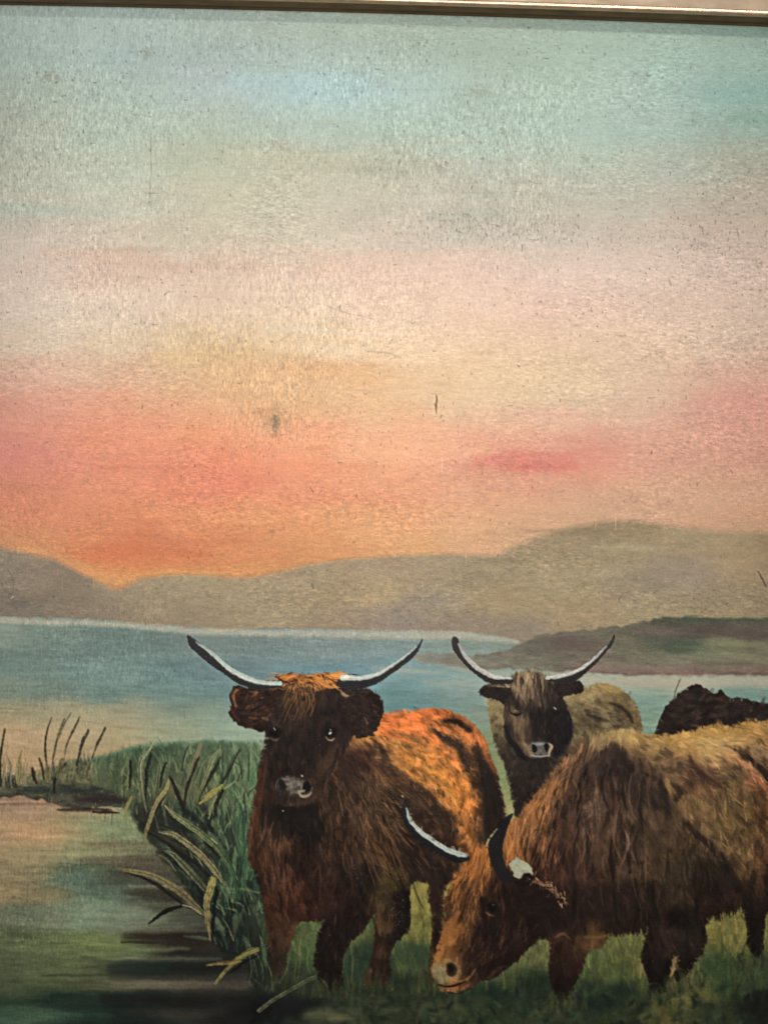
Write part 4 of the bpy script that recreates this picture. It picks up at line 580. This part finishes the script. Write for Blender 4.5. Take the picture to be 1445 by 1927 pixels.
    P.fill([(813,1815),(826,1808),(842,1804),(858,1812),(868,1828),(862,1844),(842,1852),(824,1850),(814,1838)], (112, 90, 60), 9, 2.5, 5, .6, n, .4, var=.14)
    P.fill([(816,1824),(828,1818),(838,1830),(844,1844),(830,1850),(818,1842)], (120, 120, 94), 8, 2, 5, .45, None, .4, var=.15)
    P.fill([(840,1814),(852,1812),(860,1822),(858,1834),(848,1838),(840,1830)], (50, 34, 25), 5, alpha=.85, hgt=.1); P.fill([(843,1817),(851,1816),(854,1826),(846,1830)], (28, 20, 16), 4, alpha=.75, hgt=.0)
    P.stroke([(825,1853),(838,1857),(856,1855),(876,1846)],[2,4,4,2],(36,22,16),.9,2,None,.2); P.stroke([(824,1860),(845,1865),(866,1861),(882,1852)],[2,6,7,2],(118,76,48),.75,3,None,.4); P.stroke([(840,1869),(866,1869),(886,1858)],[1.5,2.5,2],(28,20,14),.7,2,None,.2)
    e = L['cow_graze_eye']
    P.stroke([(908,1690),(920,1706),(936,1722),(944,1738)],[6,20,16,6],(38,26,22),.6,8,None,.2); P.fill([(916,1702),(923,1698),(931,1699),(935,1707),(931,1715),(923,1717),(917,1711)], (22, 17, 16), 5, alpha=.95, lab=e, hgt=.7); P.stroke([(926,1702),(929,1703)],[2.4,2.4],(82,76,74),.7,2,None,.5); P.stroke([(914,1717),(920,1722),(928,1723)],[2,4.5,3],(112,80,60),.6,3,None,.4)
    horn([(765,1499),(768,1510),(770,1525),(775,1543),(793,1562),(819,1580),(845,1596),(872,1604),(884,1616),(872,1622),(858,1623),(832,1611),(806,1595),(779,1576),(760,1550),(755,1525),(760,1508)], L['cow_graze_horn_a'], [(765,1521),(771,1542),(788,1562),(814,1581),(840,1598),(862,1606),(876,1609)], [3,7,9,9,9,10,8], (150, 160, 152))
    P.fill([(965,1532),(956,1554),(949,1577),(946,1604),(950,1627),(966,1659),(950,1662),(934,1645),(924,1620),(919,1594),(927,1568),(943,1545),(953,1536)], (19, 16, 18), 2, .8, 4, 1, L['cow_graze_horn_b'], .9)
    P.stroke([(915,1591),(922,1576),(934,1560)],[1.5,3,1.5],(178,168,124),.85,1.8,None,.4)
    P.fill([(958,1624),(965,1618),(972,1614),(982,1618),(992,1624),(1001,1636),(1002,1648),(996,1645),(990,1642),(983,1648),(976,1653),(968,1652),(964,1638)], (134, 134, 114), 2.2, 2, 5, 1, L['flake'], -.5, var=.1, vs=(6, 6), sm=False)
    P.stroke([(984,1652),(994,1646),(1000,1656),(985,1664),(970,1660)],[4,6,5,7,4],(30,20,18),.9,2,None,.2); P.stroke([(958,1626),(963,1636)],[3,4],(150,148,130),.5,2,None,.3)
    P.stroke([(996,1664),(1004,1658),(1020,1664),(1034,1664)],[2,4,5,4],(150,106,76),.6,2.5,None,.5,dry=.6)
    for lb, l1, n_ in ((A, B, 620), (C, L['flake']+1, 640), (B, G, 220), (G, C, 130)):
        m_ = (P.lab >= lb) & (P.lab < l1); e_ = m_ & ~(np.roll(m_, 2, 0) & np.roll(m_, -2, 0) & np.roll(m_, 2, 1) & np.roll(m_, -2, 1))
        ys, xs_ = np.nonzero(e_[3:-3, 3:-3]); ys = ys+3; xs_ = xs_+3
        for k_ in R.integers(0, len(ys), n_):
            jj_, ii_ = ys[k_], xs_[k_]; x, y = float(P.X[jj_, ii_]), float(P.Y[jj_, ii_])
            gx_ = float(m_[jj_, max(ii_-3, 0)])-float(m_[jj_, min(ii_+3, P.W-1)]); gy_ = float(m_[max(jj_-3, 0), ii_])-float(m_[min(jj_+3, P.H-1), ii_])
            if P.lab[jj_, ii_] != lb: continue
            l = R.uniform(3, 8); dx, dy = gx_*.6+R.normal(0, .4), gy_*.7+.55+R.normal(0, .4)
            si = P.img[min(max(int(jj_-gy_*3), 0), P.H-1), min(max(int(ii_-gx_*3), 0), P.W-1)].copy()
            if R.random() < .35:                          # some strokes of the surroundings bite back in
                so = P.img[min(max(int(jj_+gy_*5), 0), P.H-1), min(max(int(ii_+gx_*5), 0), P.W-1)].copy()
                P.stroke([(x+dx*4, y+dy*2), (x-gx_*3, y-gy_*3)], [3, 1.5], so, R.uniform(.3, .7), 2.5, None, .2, sm=False)
            else: P.stroke([(x-dx*2, y-dy*2), (x+dx*l*.55, y+dy*l*.55)], [4, 1.5], si, R.uniform(.25, .6), 3, None, .2, sm=False)
    # legs tuck into the grass: a few blades over the feet
    for _ in range(420):
        cx = [525, 620, 705, 815, 1055, 1240, 1280, 1420][R.integers(8)]; x = cx+R.normal(0, 22); yb = {525:1850,620:1868,705:1860,815:1860,1055:1892,1240:1878,1280:1856,1420:1812}[cx]+R.uniform(-6, 14); l = R.uniform(8, 34)
        c = [(62,68,42),(36,46,32),(92,90,54),(48,64,42),(76,84,52)][R.integers(5)]
        P.stroke([(x, yb), (x+R.normal(0, 3), yb-l*.6), (x+R.normal(0, 5), yb-l)], [5, 4, 1.5], np.array(c)*.8, R.uniform(.15, .42), 4, None, .3)
    for pts, w in (([(470,1800),(474,1825),(470,1850)],3),([(486,1798),(494,1820),(496,1846)],3),([(478,1806),(484,1830),(482,1850)],2.5),([(500,1806),(510,1830),(512,1852)],3),([(560,1765),(566,1800),(560,1840)],4),([(545,1800),(538,1825),(525,1850)],2.5),([(580,1780),(578,1810),(584,1832)],3),([(650,1795),(646,1820),(640,1850)],2.5),([(600,1838),(610,1848),(618,1858)],3),([(660,1780),(664,1810),(660,1850)],4)):
        P.stroke(pts, [w*.5, w, w*.4], (84, 92, 66), .55, 2.4, None, .3, dry=.4)
    # sparse bright specks on the bodies
    for _ in range(150):
        if R.random() < .22: x, y = R.normal(748, 7), R.normal(1715, 22)
        elif R.random() < .2: x, y = R.uniform(640, 760), R.normal(1640, 12)
        else: x, y = R.uniform(0, 1445), R.uniform(1180, 1900)
        P.stroke([(x, y), (x+.8, y+.8)], [1.2, 1.0], (140, 134, 122), R.uniform(.15, .55), 1.2, None, .6)
    #AGE: grime in the pores, cracks
    for _ in range(2600):
        if R.random() < .6: x = abs(R.normal(0, 330))-60; y = R.uniform(30, 620); vt = True
        elif R.random() < .5: x = abs(R.normal(0, 220))-40; y = R.uniform(1190, 1680); vt = True
        else: x = R.uniform(100, 1600); y = R.uniform(40, 1150); vt = R.random() < .35
        i, j = P.T((x, y)); i, j = int(i), int(j)
        if not (0 <= i < P.W and 0 <= j < P.H): continue
        if P.lab[j, i] >= L['bank']: continue
        l = R.uniform(4, 26); c = P.img[j, i]*(R.uniform(1.03, 1.14) if R.random() < .55 else R.uniform(.84, .97)); c = c*.8+c.mean()*.2
        P.stroke([(x, y), (x+R.normal(0, .6), y+l)] if vt else [(x, y), (x+l, y+R.normal(0, .8))], [1.5, .9], c, R.uniform(.3, .8), 1.3, None, .3, sm=False)
    for _ in range(2500):
        x = R.uniform(-200, 1660); y = R.uniform(20, 1180)*1.0
        if R.random() < .55:
            ccx, ccy, sx, sy = [(960,440,170,22),(1330,400,90,60),(280,150,120,60),(60,250,70,80),(820,90,260,50),(1200,560,160,60),(560,800,200,60),(1100,150,200,80),(200,560,160,80),(900,420,90,16),(1330,470,60,40)][R.integers(11)]
            x = R.normal(ccx, sx); y = R.normal(ccy, sy)
        v = R.random() < .86; l = abs(R.normal(0, 2.4))+.8
        dx, dy = (R.normal(0, .5), l) if v else (l*1.5, R.normal(0, .5))
        i, j = P.T((x, y)); i, j = int(i), int(j)
        if not (0 <= i < P.W and 0 <= j < P.H): continue
        c = P.img[j, i]*R.uniform(.45, .85)
        P.stroke([(x, y), (x+dx, y+dy)], [1.7, 1.2], c, R.uniform(.3, .9), 1.4, None, -.5, sm=False)
    for pts, w, a in (([(821,742),(822,752),(820,764),(821,778)],[1.5,3.5,3,1.5],.9),([(812,741),(830,741)],[1.2,1.2],.5),([(983,462),(982,474)],[2.5,1.5],.8),([(1425,1076),(1431,1086),(1439,1104)],[2,3.5,2],.85),([(584,918),(590,926)],[2,2],.7),([(607,922),(600,930)],[2,3],.4),([(310,554),(318,548)],[2,2],.7),([(974,688),(977,690)],[2.5,2.5],.8),
                      ([(610,575),(650,588),(690,598),(730,612)],[1,1.2,1.2,.8],.35),([(690,662),(730,664),(755,672)],[.8,1.4,.8],.5),([(512,650),(535,636),(560,622)],[.8,1,.8],.3),([(284,250),(285,300),(283,372)],[.8,1.3,.8],.5),([(1320,428),(1322,442)],[2,1],.7),([(1386,430),(1388,442)],[1.5,2],.8),([(1184,940),(1190,930)],[2,2],.4),([(588,1100),(590,1106)],[5,4],.6),([(166,1102),(168,1104)],[4,3],.5),([(1374,884),(1378,890)],[2,2],.6)):
        P.stroke(pts, w, (62, 46, 36), a*(.9 if len(pts) > 2 and max(w) > 3 else .6), 1.6, None, -.8)
    for x, y0_, y1_ in ((97,1500,1600),(53,1600,1720),(96,1300,1400),(35,1505,1590),(60,1310,1400),(1310,420,500),(1386,400,520),(26,1070,1130)):
        for dx_, c_, a_ in ((0, .72, .35), (1.6, 1.25, .3)):
            i, j = P.T((x, (y0_+y1_)/2)); cc = P.img[int(j), int(i)]*c_
            P.stroke([(x+dx_, y0_), (x+dx_+R.normal(0, 1.5), (y0_+y1_)/2), (x+dx_, y1_)], [.8, 1.3, .8], cc, a_, 1.4, None, .3)
    P.stroke([(14,1070),(24,1086),(26,1108),(20,1126)],[1.5,2,2,1],(84,76,66),.5,1.6,None,.6); P.stroke([(22,1126),(26,1122)],[2,2],(170,160,140),.6,1.5,None,.6)
    # overall mottling, darker where the ground shows between the threads
    # the brush never keeps a clean line: drag everything a little
    wx = (1.3*P.noise(24, 24, 301)+.35*P.noise(4, 4, 302))/step; wy = (1.3*P.noise(24, 24, 303)+.35*P.noise(4, 4, 304))/step
    jj, ii = np.mgrid[0:P.H, 0:P.W]; jf = np.clip(jj+wy, 0, P.H-1.001); if_ = np.clip(ii+wx, 0, P.W-1.001)
    j0 = jf.astype(int); i0 = if_.astype(int); a = (jf-j0)[..., None]; b = (if_-i0)[..., None]
    im = P.img; P.img = ((im[j0, i0]*(1-b)+im[j0, i0+1]*b)*(1-a)+(im[j0+1, i0]*(1-b)+im[j0+1, i0+1]*b)*a).astype(np.float32)
    P.hgt = P.hgt[j0, i0]; P.lab = P.lab[np.round(jf).astype(int), np.round(if_).astype(int)]
    def blur(a, r):
        k = max(1, int(round(r/step)))
        for ax in (0, 1):
            c = np.cumsum(np.concatenate([np.repeat(np.take(a, [0], ax), k+1, ax), a, np.repeat(np.take(a, [-1], ax), k, ax)], ax), ax, dtype=np.float64)
            n_ = a.shape[ax]; a = ((np.take(c, range(2*k+1, 2*k+1+n_), ax)-np.take(c, range(0, n_), ax))/(2*k+1)).astype(np.float32)
        return a
    bl = blur(P.img, 5); b2 = blur(P.img, 16)
    P.img += np.clip((P.img-bl)*(.42+.2*(P.Y > 1215)*(P.lab < L['cow_ginger']))[..., None], -11, 12)+np.clip((bl-b2)*.25, -9, 9)*np.clip((P.Y-1215)/60, 0, 1)[..., None]      # crisper, fuller brush marks
    n1 = P.noise(2.2, 7, 201); n2 = P.noise(7, 2.2, 202); n3 = P.noise(40, 30, 203); n4 = P.noise(2.6, 2.6, 204); n5 = P.noise(5, 4, 206)
    vert = np.clip(.66+1.1*P.noise(240, 200, 205)+(350-P.X)/900+(450-P.Y)/1500, .12, .95)
    water = np.isin(P.lab, [L['lake'], L['pond'], L['headland'], L['reeds'], L['mud']]).astype(np.float32)*np.clip(1.25-P.X/1100-np.clip(P.Y-1700, 0, 300)/400, .35, 1)
    cowish = (P.lab >= L['cow_ginger']).astype(np.float32)
    skyish = np.maximum(np.maximum(np.clip((1230-P.Y)/80, 0, 1), water), .35*cowish)
    vert = np.maximum(vert, water*.8)
    thin_ = np.clip(.85+.5*P.noise(120, 80, 207), .35, 1.25)
    th = (vert*n1+(1-vert)*n2)*.092+n4*.055+n5*.010
    th = th+np.clip(th-.06, 0, 1)*1.1-np.clip(-th-.07, 0, 1)*1.0            # glints painted into the colour of the thread tops, grime in the hollows
    amp = (.42+.58*skyish)*thin_
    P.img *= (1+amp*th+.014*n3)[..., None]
    gl = (P.noise(2.0, 4.5, 211) > .80)*water*np.clip((1720-P.Y)/200, 0, 1)*P.noise(3, 3, 212).clip(0, 1); P.img += gl[..., None]*np.array([44, 44, 36], np.float32); P.hgt += gl*.8   # glints on the thread tops, painted as pale specks
    P.hgt += (vert*n1+(1-vert)*n2)*amp*.55+.12*n3+.3*n4*amp
    light_falloff = np.interp(P.Y, [0,100,300,420,520,700,850,1000,1100,1240,1330,1500,2100], [.845,.85,.86,.885,.925,.94,.955,.98,1.0,1.0,.90,.89,.88]).astype(np.float32)
    light_falloff = light_falloff*np.interp(P.X, [-200,0,150,1200,1445,1700], [.92,.955,1,1,.985,.95]).astype(np.float32); P.img *= light_falloff[..., None]     # light falloff put into the pigment: darker towards top, bottom and sides
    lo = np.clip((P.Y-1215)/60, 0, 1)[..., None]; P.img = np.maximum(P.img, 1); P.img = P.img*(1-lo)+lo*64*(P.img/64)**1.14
    lum = P.img.mean(-1, keepdims=True); crv = np.interp(lum, [0,18,26,32,42,52,60,74,89,110,129,160,255], [0,17,25,31,44,57,68,89,107,127,143,163,255])
    P.img *= 1+np.clip((P.Y-1215)/60, 0, 1)[..., None]*(crv/np.maximum(lum, 1)-1)
    bk_ = (((P.lab >= L['cow_back']) & (P.lab < L['cow_dark'])) | ((P.lab == L['cow_graze']) & (P.Y < 1470))).astype(np.float32)[..., None]; m_ = P.img.mean(-1, keepdims=True); P.img = P.img*(1-bk_)+bk_*(m_+(P.img-m_)*.84)*np.array([.98, .94, .95], np.float32)
    rd_ = (P.lab == L['reeds']).astype(np.float32)[..., None]; P.img = P.img*(1-rd_)+rd_*(m_+(P.img-m_)*.80)*.93
    fc_ = (np.clip(1-((P.X-890)/95)**2-((P.Y-1730)/150)**2, 0, .6)/.6*(P.lab == L['cow_graze'])).astype(np.float32)[..., None]; P.img = P.img*(1-fc_*.20)
    cw = (P.lab >= L['cow_ginger']).astype(np.float32); P.img[..., 1] += cw*.13*np.clip(P.img[..., 0]-P.img[..., 1], 0, 80)*np.clip(P.img[..., 0]/90, .4, 1)
    lk_ = (P.lab == L['lake']).astype(np.float32)[..., None]; m_ = P.img.mean(-1, keepdims=True); P.img = P.img*(1-lk_)+lk_*(m_+(P.img-m_)*.80)*np.array([.99, .955, .93], np.float32)
    pk = (P.lab == L['pond']).astype(np.float32)[..., None]; m_ = P.img.mean(-1, keepdims=True); P.img = P.img*(1-pk)+pk*(m_+(P.img-m_)*.72)*np.array([1.08, 1.10, 1.09], np.float32)
    hk = (P.lab == L['headland']).astype(np.float32)[..., None]; m_ = P.img.mean(-1, keepdims=True); P.img = P.img*(1-hk)+hk*(m_+(P.img-m_)*.66)*1.04
    gk = (P.lab == L['bank']).astype(np.float32)[..., None]*np.clip((560-P.X)/60, 0, 1)[..., None]; P.img = P.img*(1-gk)+gk*(m_+(P.img-m_)*.82)
    rk = (P.lab == L['mountains']).astype(np.float32)[..., None]; P.img = P.img*(1+rk*(np.array([1.07, 1.055, 1.035], np.float32)-1))
    sk = (np.clip((P.Y-380)/120, 0, 1)*np.clip((1080-P.Y)/60, 0, 1)*(P.lab == L['sky'])).astype(np.float32); P.img[..., 0] *= 1-.012*sk; P.img[..., 1] *= 1+.008*sk; P.img[..., 2] *= 1+.028*sk; m_ = P.img.mean(-1, keepdims=True); P.img = P.img-sk[..., None]*(P.img-m_)*.05
    tp = (np.exp(-((P.X-620)/420)**2)*np.clip((420-P.Y)/200, 0, 1)).astype(np.float32); P.img *= (1+.02*tp)[..., None]  # eases the painted falloff a little at top centre
    lum = P.img.mean(-1, keepdims=True); P.img = lum+(P.img-lum)*(SAT-.07*np.clip((P.Y-1215)/60, 0, 1)[..., None])
    P.img = np.clip(P.img, 4, 250)
    return P, L

RELIEF = 0.024   # mm of paint per unit of impasto
PIG = 0.90
# ================================================================ helpers
def wpt(u, v, h=0.):               # painting unit -> metres; h = height off the canvas, in units
    return ((u-CX)*U, -h*U, HZ-(v-CY)*U)
def link(o, parent=None):
    col.objects.link(o); o.parent = parent; return o
def node(nt, typ, **kw):
    n = nt.nodes.new(typ)
    for k, v in kw.items(): setattr(n, k, v)
    return n
def mapped(nt, scale, rot=0.):
    tc = node(nt, 'ShaderNodeTexCoord'); mp = node(nt, 'ShaderNodeMapping'); mp.inputs['Scale'].default_value = scale
    mp.inputs['Rotation'].default_value = (0, rot, 0)
    nt.links.new(tc.outputs['Object'], mp.inputs['Vector']); return mp.outputs['Vector']
def noise(nt, scale, mscale=(1, 1, 1), detail=3., rough=.5):
    n = node(nt, 'ShaderNodeTexNoise'); n.inputs['Scale'].default_value = scale; n.inputs['Detail'].default_value = detail; n.inputs['Roughness'].default_value = rough
    nt.links.new(mapped(nt, mscale), n.inputs['Vector']); return n.outputs['Fac']
def mrange(nt, src, a, b, c, d):
    m = node(nt, 'ShaderNodeMapRange'); m.inputs[1].default_value = a; m.inputs[2].default_value = b; m.inputs[3].default_value = c; m.inputs[4].default_value = d
    nt.links.new(src, m.inputs[0]); return m.outputs[0]
def math_(nt, op, a, b):
    m = node(nt, 'ShaderNodeMath', operation=op)
    for i, x in enumerate((a, b)):
        if isinstance(x, (int, float)): m.inputs[i].default_value = x
        else: nt.links.new(x, m.inputs[i])
    return m.outputs[0]

def oil_paint(name, rough, weave, spec, grain):
    m = bpy.data.materials.new(name); m.use_nodes = True; nt = m.node_tree; b = nt.nodes['Principled BSDF']
    at = node(nt, 'ShaderNodeAttribute', attribute_name='pigment')
    wv = noise(nt, 1500, (1, 1, .25), 2., .6)          # warp threads, run up and down
    wh = noise(nt, 1500, (.25, 1, 1), 2., .6)          # weft threads, run across
    sp = noise(nt, 2100, (1, 1, .8), 2., .6)          # grain of the ground
    big = noise(nt, 22, (1, 1, 1), 2., .5)            # where the paint is thin and the cloth shows more
    mix = math_(nt, 'ADD', math_(nt, 'MULTIPLY', wv, mrange(nt, big, .35, .65, 1.2, .5)), math_(nt, 'MULTIPLY', wh, mrange(nt, big, .35, .65, .4, 1.1)))
    mix = math_(nt, 'ADD', mix, math_(nt, 'MULTIPLY', sp, .9))
    pit = mrange(nt, mix, .95, 1.65, 1-grain, 1+grain*.8)  # pigment lies thinner on the thread tops, grime in the hollows
    vm = node(nt, 'ShaderNodeVectorMath', operation='SCALE'); nt.links.new(at.outputs['Color'], vm.inputs[0]); nt.links.new(pit, vm.inputs['Scale'])
    nt.links.new(vm.outputs[0], b.inputs['Base Color'])
    hb = node(nt, 'ShaderNodeBump'); hb.inputs['Strength'].default_value = weave; hb.inputs['Distance'].default_value = .0003
    nt.links.new(mix, hb.inputs['Height'])
    nt.links.new(hb.outputs[0], b.inputs['Normal'])
    nt.links.new(mrange(nt, noise(nt, 60, detail=3.), .3, .7, rough-.08, rough+.1), b.inputs['Roughness'])
    b.inputs['Specular IOR Level'].default_value = spec
    return m

# ================================================================ the wall behind
def simple(name, c, rough=.8, metal=0., ns=60., amt=.12, bump=.1, dist=.001, ms=(1, 1, 1)):
    m = bpy.data.materials.new(name); m.use_nodes = True; nt = m.node_tree; b = nt.nodes['Principled BSDF']
    n = noise(nt, ns, ms, 5., .6); k = mrange(nt, n, .3, .7, 1-amt, 1+amt)
    rgb = node(nt, 'ShaderNodeRGB'); rgb.outputs[0].default_value = (*c, 1)
    vm = node(nt, 'ShaderNodeVectorMath', operation='SCALE'); nt.links.new(rgb.outputs[0], vm.inputs[0]); nt.links.new(k, vm.inputs['Scale'])
    nt.links.new(vm.outputs[0], b.inputs['Base Color'])
    bp = node(nt, 'ShaderNodeBump'); bp.inputs['Strength'].default_value = bump; bp.inputs['Distance'].default_value = dist
    nt.links.new(n, bp.inputs['Height']); nt.links.new(bp.outputs[0], b.inputs['Normal'])
    b.inputs['Metallic'].default_value = metal
    nt.links.new(mrange(nt, noise(nt, ns*2.3, ms), .3, .7, max(0, rough-.08), rough+.08), b.inputs['Roughness'])
    return m
def mesh_obj(name, verts, faces, mat, parent=None, smooth=False):
    me = bpy.data.meshes.new(name); me.from_pydata(verts, [], faces); me.update()
    me.materials.append(mat)
    if smooth: me.polygons.foreach_set('use_smooth', [True]*len(me.polygons))
    return link(bpy.data.objects.new(name, me), parent)
wy = 0.030
wall = mesh_obj('wall', [(-2, wy, .2), (2, wy, .2), (2, wy, 2.9), (-2, wy, 2.9), (-2, wy+.1, .2), (2, wy+.1, .2), (2, wy+.1, 2.9), (-2, wy+.1, 2.9)],
                [(0, 1, 2, 3), (5, 4, 7, 6), (4, 0, 3, 7), (1, 5, 6, 2), (3, 2, 6, 7), (4, 5, 1, 0)], simple('wall_plaster', (.42, .38, .32), .85, 0, 40))
wall['kind'] = 'structure'

# ================================================================ the framed painting
root = bpy.data.objects.new('framed_painting', None); root.empty_display_size = .1
root.location = (0, 0, 0); link(root)
root['label'] = 'old oil painting of long-horned cattle beside a lake at sunset in a dull gold frame'
root['category'] = 'painting'

STEP = 1.45
P, L = paint(STEP, ROT)
W, H = P.W, P.H
u = P.x0+np.arange(W)*STEP; v = P.y0+np.arange(H)*STEP
UU, VV = np.meshgrid(u, v)
VX = (UU-CX)*U; VZ = HZ-(VV-CY)*U
hg = np.clip(P.hgt, -1.5, 3.5)
VY = -hg*RELIEF*0.001
lin = np.clip(P.img/255., 0, 1); lin = np.where(lin <= .04045, lin/12.92, ((lin+.055)/1.055)**2.4)*PIG
lin = np.clip(lin, .002, .92)
coords = np.stack([VX, VY, VZ], -1).reshape(-1, 3).astype(np.float32)
cols = np.concatenate([lin.reshape(-1, 3), np.ones((W*H, 1))], 1).astype(np.float32)
cell = P.lab[:-1, :-1]
idx = np.arange(W*H).reshape(H, W)
quads = np.stack([idx[:-1, :-1], idx[1:, :-1], idx[1:, 1:], idx[:-1, 1:]], -1)
thin = oil_paint('thin_oil_paint', .40, .40, .20, .12)
body = oil_paint('thick_oil_paint', .36, .18, .10, .06)
land = oil_paint('landscape_oil_paint', .38, .25, .14, .08)
horn_m = oil_paint('horn_oil_paint', .40, .15, .2, .05)
def painted(name, lab, mat, parent, label=None):
    sel = cell == L[lab]
    if not sel.any(): return None
    q = quads[sel]; used, inv = np.unique(q.ravel(), return_inverse=True)
    me = bpy.data.meshes.new(name); n = len(q)
    me.vertices.add(len(used)); me.vertices.foreach_set('co', coords[used].ravel())
    me.loops.add(n*4); me.loops.foreach_set('vertex_index', inv.astype(np.int32).ravel())
    me.polygons.add(n); me.polygons.foreach_set('loop_start', np.arange(0, n*4, 4, dtype=np.int32))
    me.polygons.foreach_set('loop_total', np.full(n, 4, np.int32))
    me.update(calc_edges=True)
    at = me.color_attributes.new('pigment', 'FLOAT_COLOR', 'POINT'); at.data.foreach_set('color', cols[used].ravel())
    me.materials.append(mat)
    o = link(bpy.data.objects.new(name, me), parent)
    if label: o['label'] = label
    return o
canvas_b = simple('canvas_cloth', (.46, .38, .27), .9, 0, 900, .15, .4, .0004)
def box(name, a, b, mat, parent):
    (x0, y0, z0), (x1, y1, z1) = a, b
    return mesh_obj(name, [(x0,y0,z0),(x1,y0,z0),(x1,y1,z0),(x0,y1,z0),(x0,y0,z1),(x1,y0,z1),(x1,y1,z1),(x0,y1,z1)],
                    [(0,1,5,4),(1,2,6,5),(2,3,7,6),(3,0,4,7),(4,5,6,7),(3,2,1,0)], mat, parent)
x0_, _, z1_ = wpt(P.x0, P.y0); x1_, _, z0_ = wpt(u[-1], v[-1])
box('stretched_canvas', (x0_, .0004, z0_), (x1_, .018, z1_), canvas_b, root)
painted('painted_sky', 'sky', thin, root, 'teal sky fading down to peach and salmon pink')
painted('painted_hills', 'mountains', thin, root, 'grey-brown hills across the far shore')
painted('painted_headland', 'headland', thin, root, 'low green and purple headland at the right')
painted('painted_lake', 'lake', land, root, 'blue-green lake with a pale far shoreline')
painted('painted_pond', 'pond', land, root, 'shallow water with dark reflections in the lower left')
painted('painted_mud_edge', 'mud', land, root)
painted('painted_grass', 'bank', land, root, 'dark green grass under the cattle and along the bank')
painted('painted_reeds', 'reeds', land, root, 'brown and olive reed blades at the water edge')
cow = painted('painted_cow', 'cow_ginger', body, root, 'dark-faced cow with a ginger back facing the viewer')
for nm, lb, m in (('horn','cow_ginger_horn_a',horn_m),('horn','cow_ginger_horn_b',horn_m),('ear','cow_ginger_ear_a',body),('ear','cow_ginger_ear_b',body),('eye','cow_ginger_eye_a',body),('eye','cow_ginger_eye_b',body),('muzzle','cow_ginger_nose',body)):
    painted(nm, lb, m, cow)
cow = painted('painted_cow', 'cow_back', body, root, 'grey-brown cow standing behind, nose pale')
for nm, lb, m in (('horn','cow_back_horn_a',horn_m),('horn','cow_back_horn_b',horn_m),('ear','cow_back_ear_a',body),('ear','cow_back_ear_b',body),('muzzle','cow_back_nose',body)):
    painted(nm, lb, m, cow)
painted('painted_cow', 'cow_dark', body, root, 'nearly black cow lying at the far right')
cow = painted('painted_cow', 'cow_graze', body, root, 'brown cow grazing with its head down')
for nm, lb, m in (('horn','cow_graze_horn_a',horn_m),('horn','cow_graze_horn_b',horn_m),('eye','cow_graze_eye',body),('muzzle','cow_graze_nose',body),('paint_chip','flake',land)):
    painted(nm, lb, m, cow)

# ---------------------------------------------------------------- frame
gold = simple('aged_gold_leaf', (.215, .160, .108), .50, .35, 90, .16, .35, .0006, (.5, 1, 1))
edge = simple('burnished_gold_bead', (.46, .33, .22), .30, .8, 160, .25, .5, .0005, (.5, 1, 1))
lipm = simple('dark_bronze_lip', (.115, .066, .026), .42, .45, 120, .35, .4, .0005, (.4, 1, 1))
IX0, IX1, IY0, IY1 = -195., 1640., 31.4, 2095.      # sight opening in painting units
PROF_LIP = [(0, -1.0), (0, 7), (2.2, 8.5), (2.6, 13), (1.2, 15), (1.2, 24), (3.0, 26.5), (3.6, 30), (4.2, 34)]
PROF_BEAD = [(4.2, 34), (4.0, 37), (5.5, 40.5), (8.5, 42.5), (12, 42.6), (14.5, 41)]
PROF_FACE = [(14.5, 41), (15.5, 41.3), (26, 42.3), (44, 45), (66, 50), (88, 58), (104, 68), (118, 74), (132, 74), (142, 66), (146, 50), (150, 20), (150, -88), (14, -88)]
def rail(side, prof, name, mat, parent):
    n = 48; verts = []; faces = []; m = len(prof)
    for i in range(n+1):
        t = i/n
        for (a, h) in prof:
            if side in 'tb':
                uu = (IX0-a)*(1-t)+(IX1+a)*t
                bow = 5.2*max(0, 1-((uu-CX)/790.)**2) if side == 't' else 0
                vv = (IY0-a-bow) if side == 't' else IY1+a
            else:
                vv = (IY0-a)*(1-t)+(IY1+a)*t; uu = IX0-a if side == 'l' else IX1+a
            verts.append(wpt(uu, vv, h))
    for i in range(n):
        for j in range(m-1):
            f = (i*m+j, i*m+j+1, (i+1)*m+j+1, (i+1)*m+j)
            faces.append(f if side in 'tr' else f[::-1])
    return mesh_obj(name, verts, faces, mat, parent, smooth=True)
for s in 'tblr':
    r = rail(s, PROF_FACE, 'frame_rail', gold, root)
    rail(s, PROF_LIP, 'inner_lip', lipm, r)
    rail(s, PROF_BEAD, 'bead', edge, r)
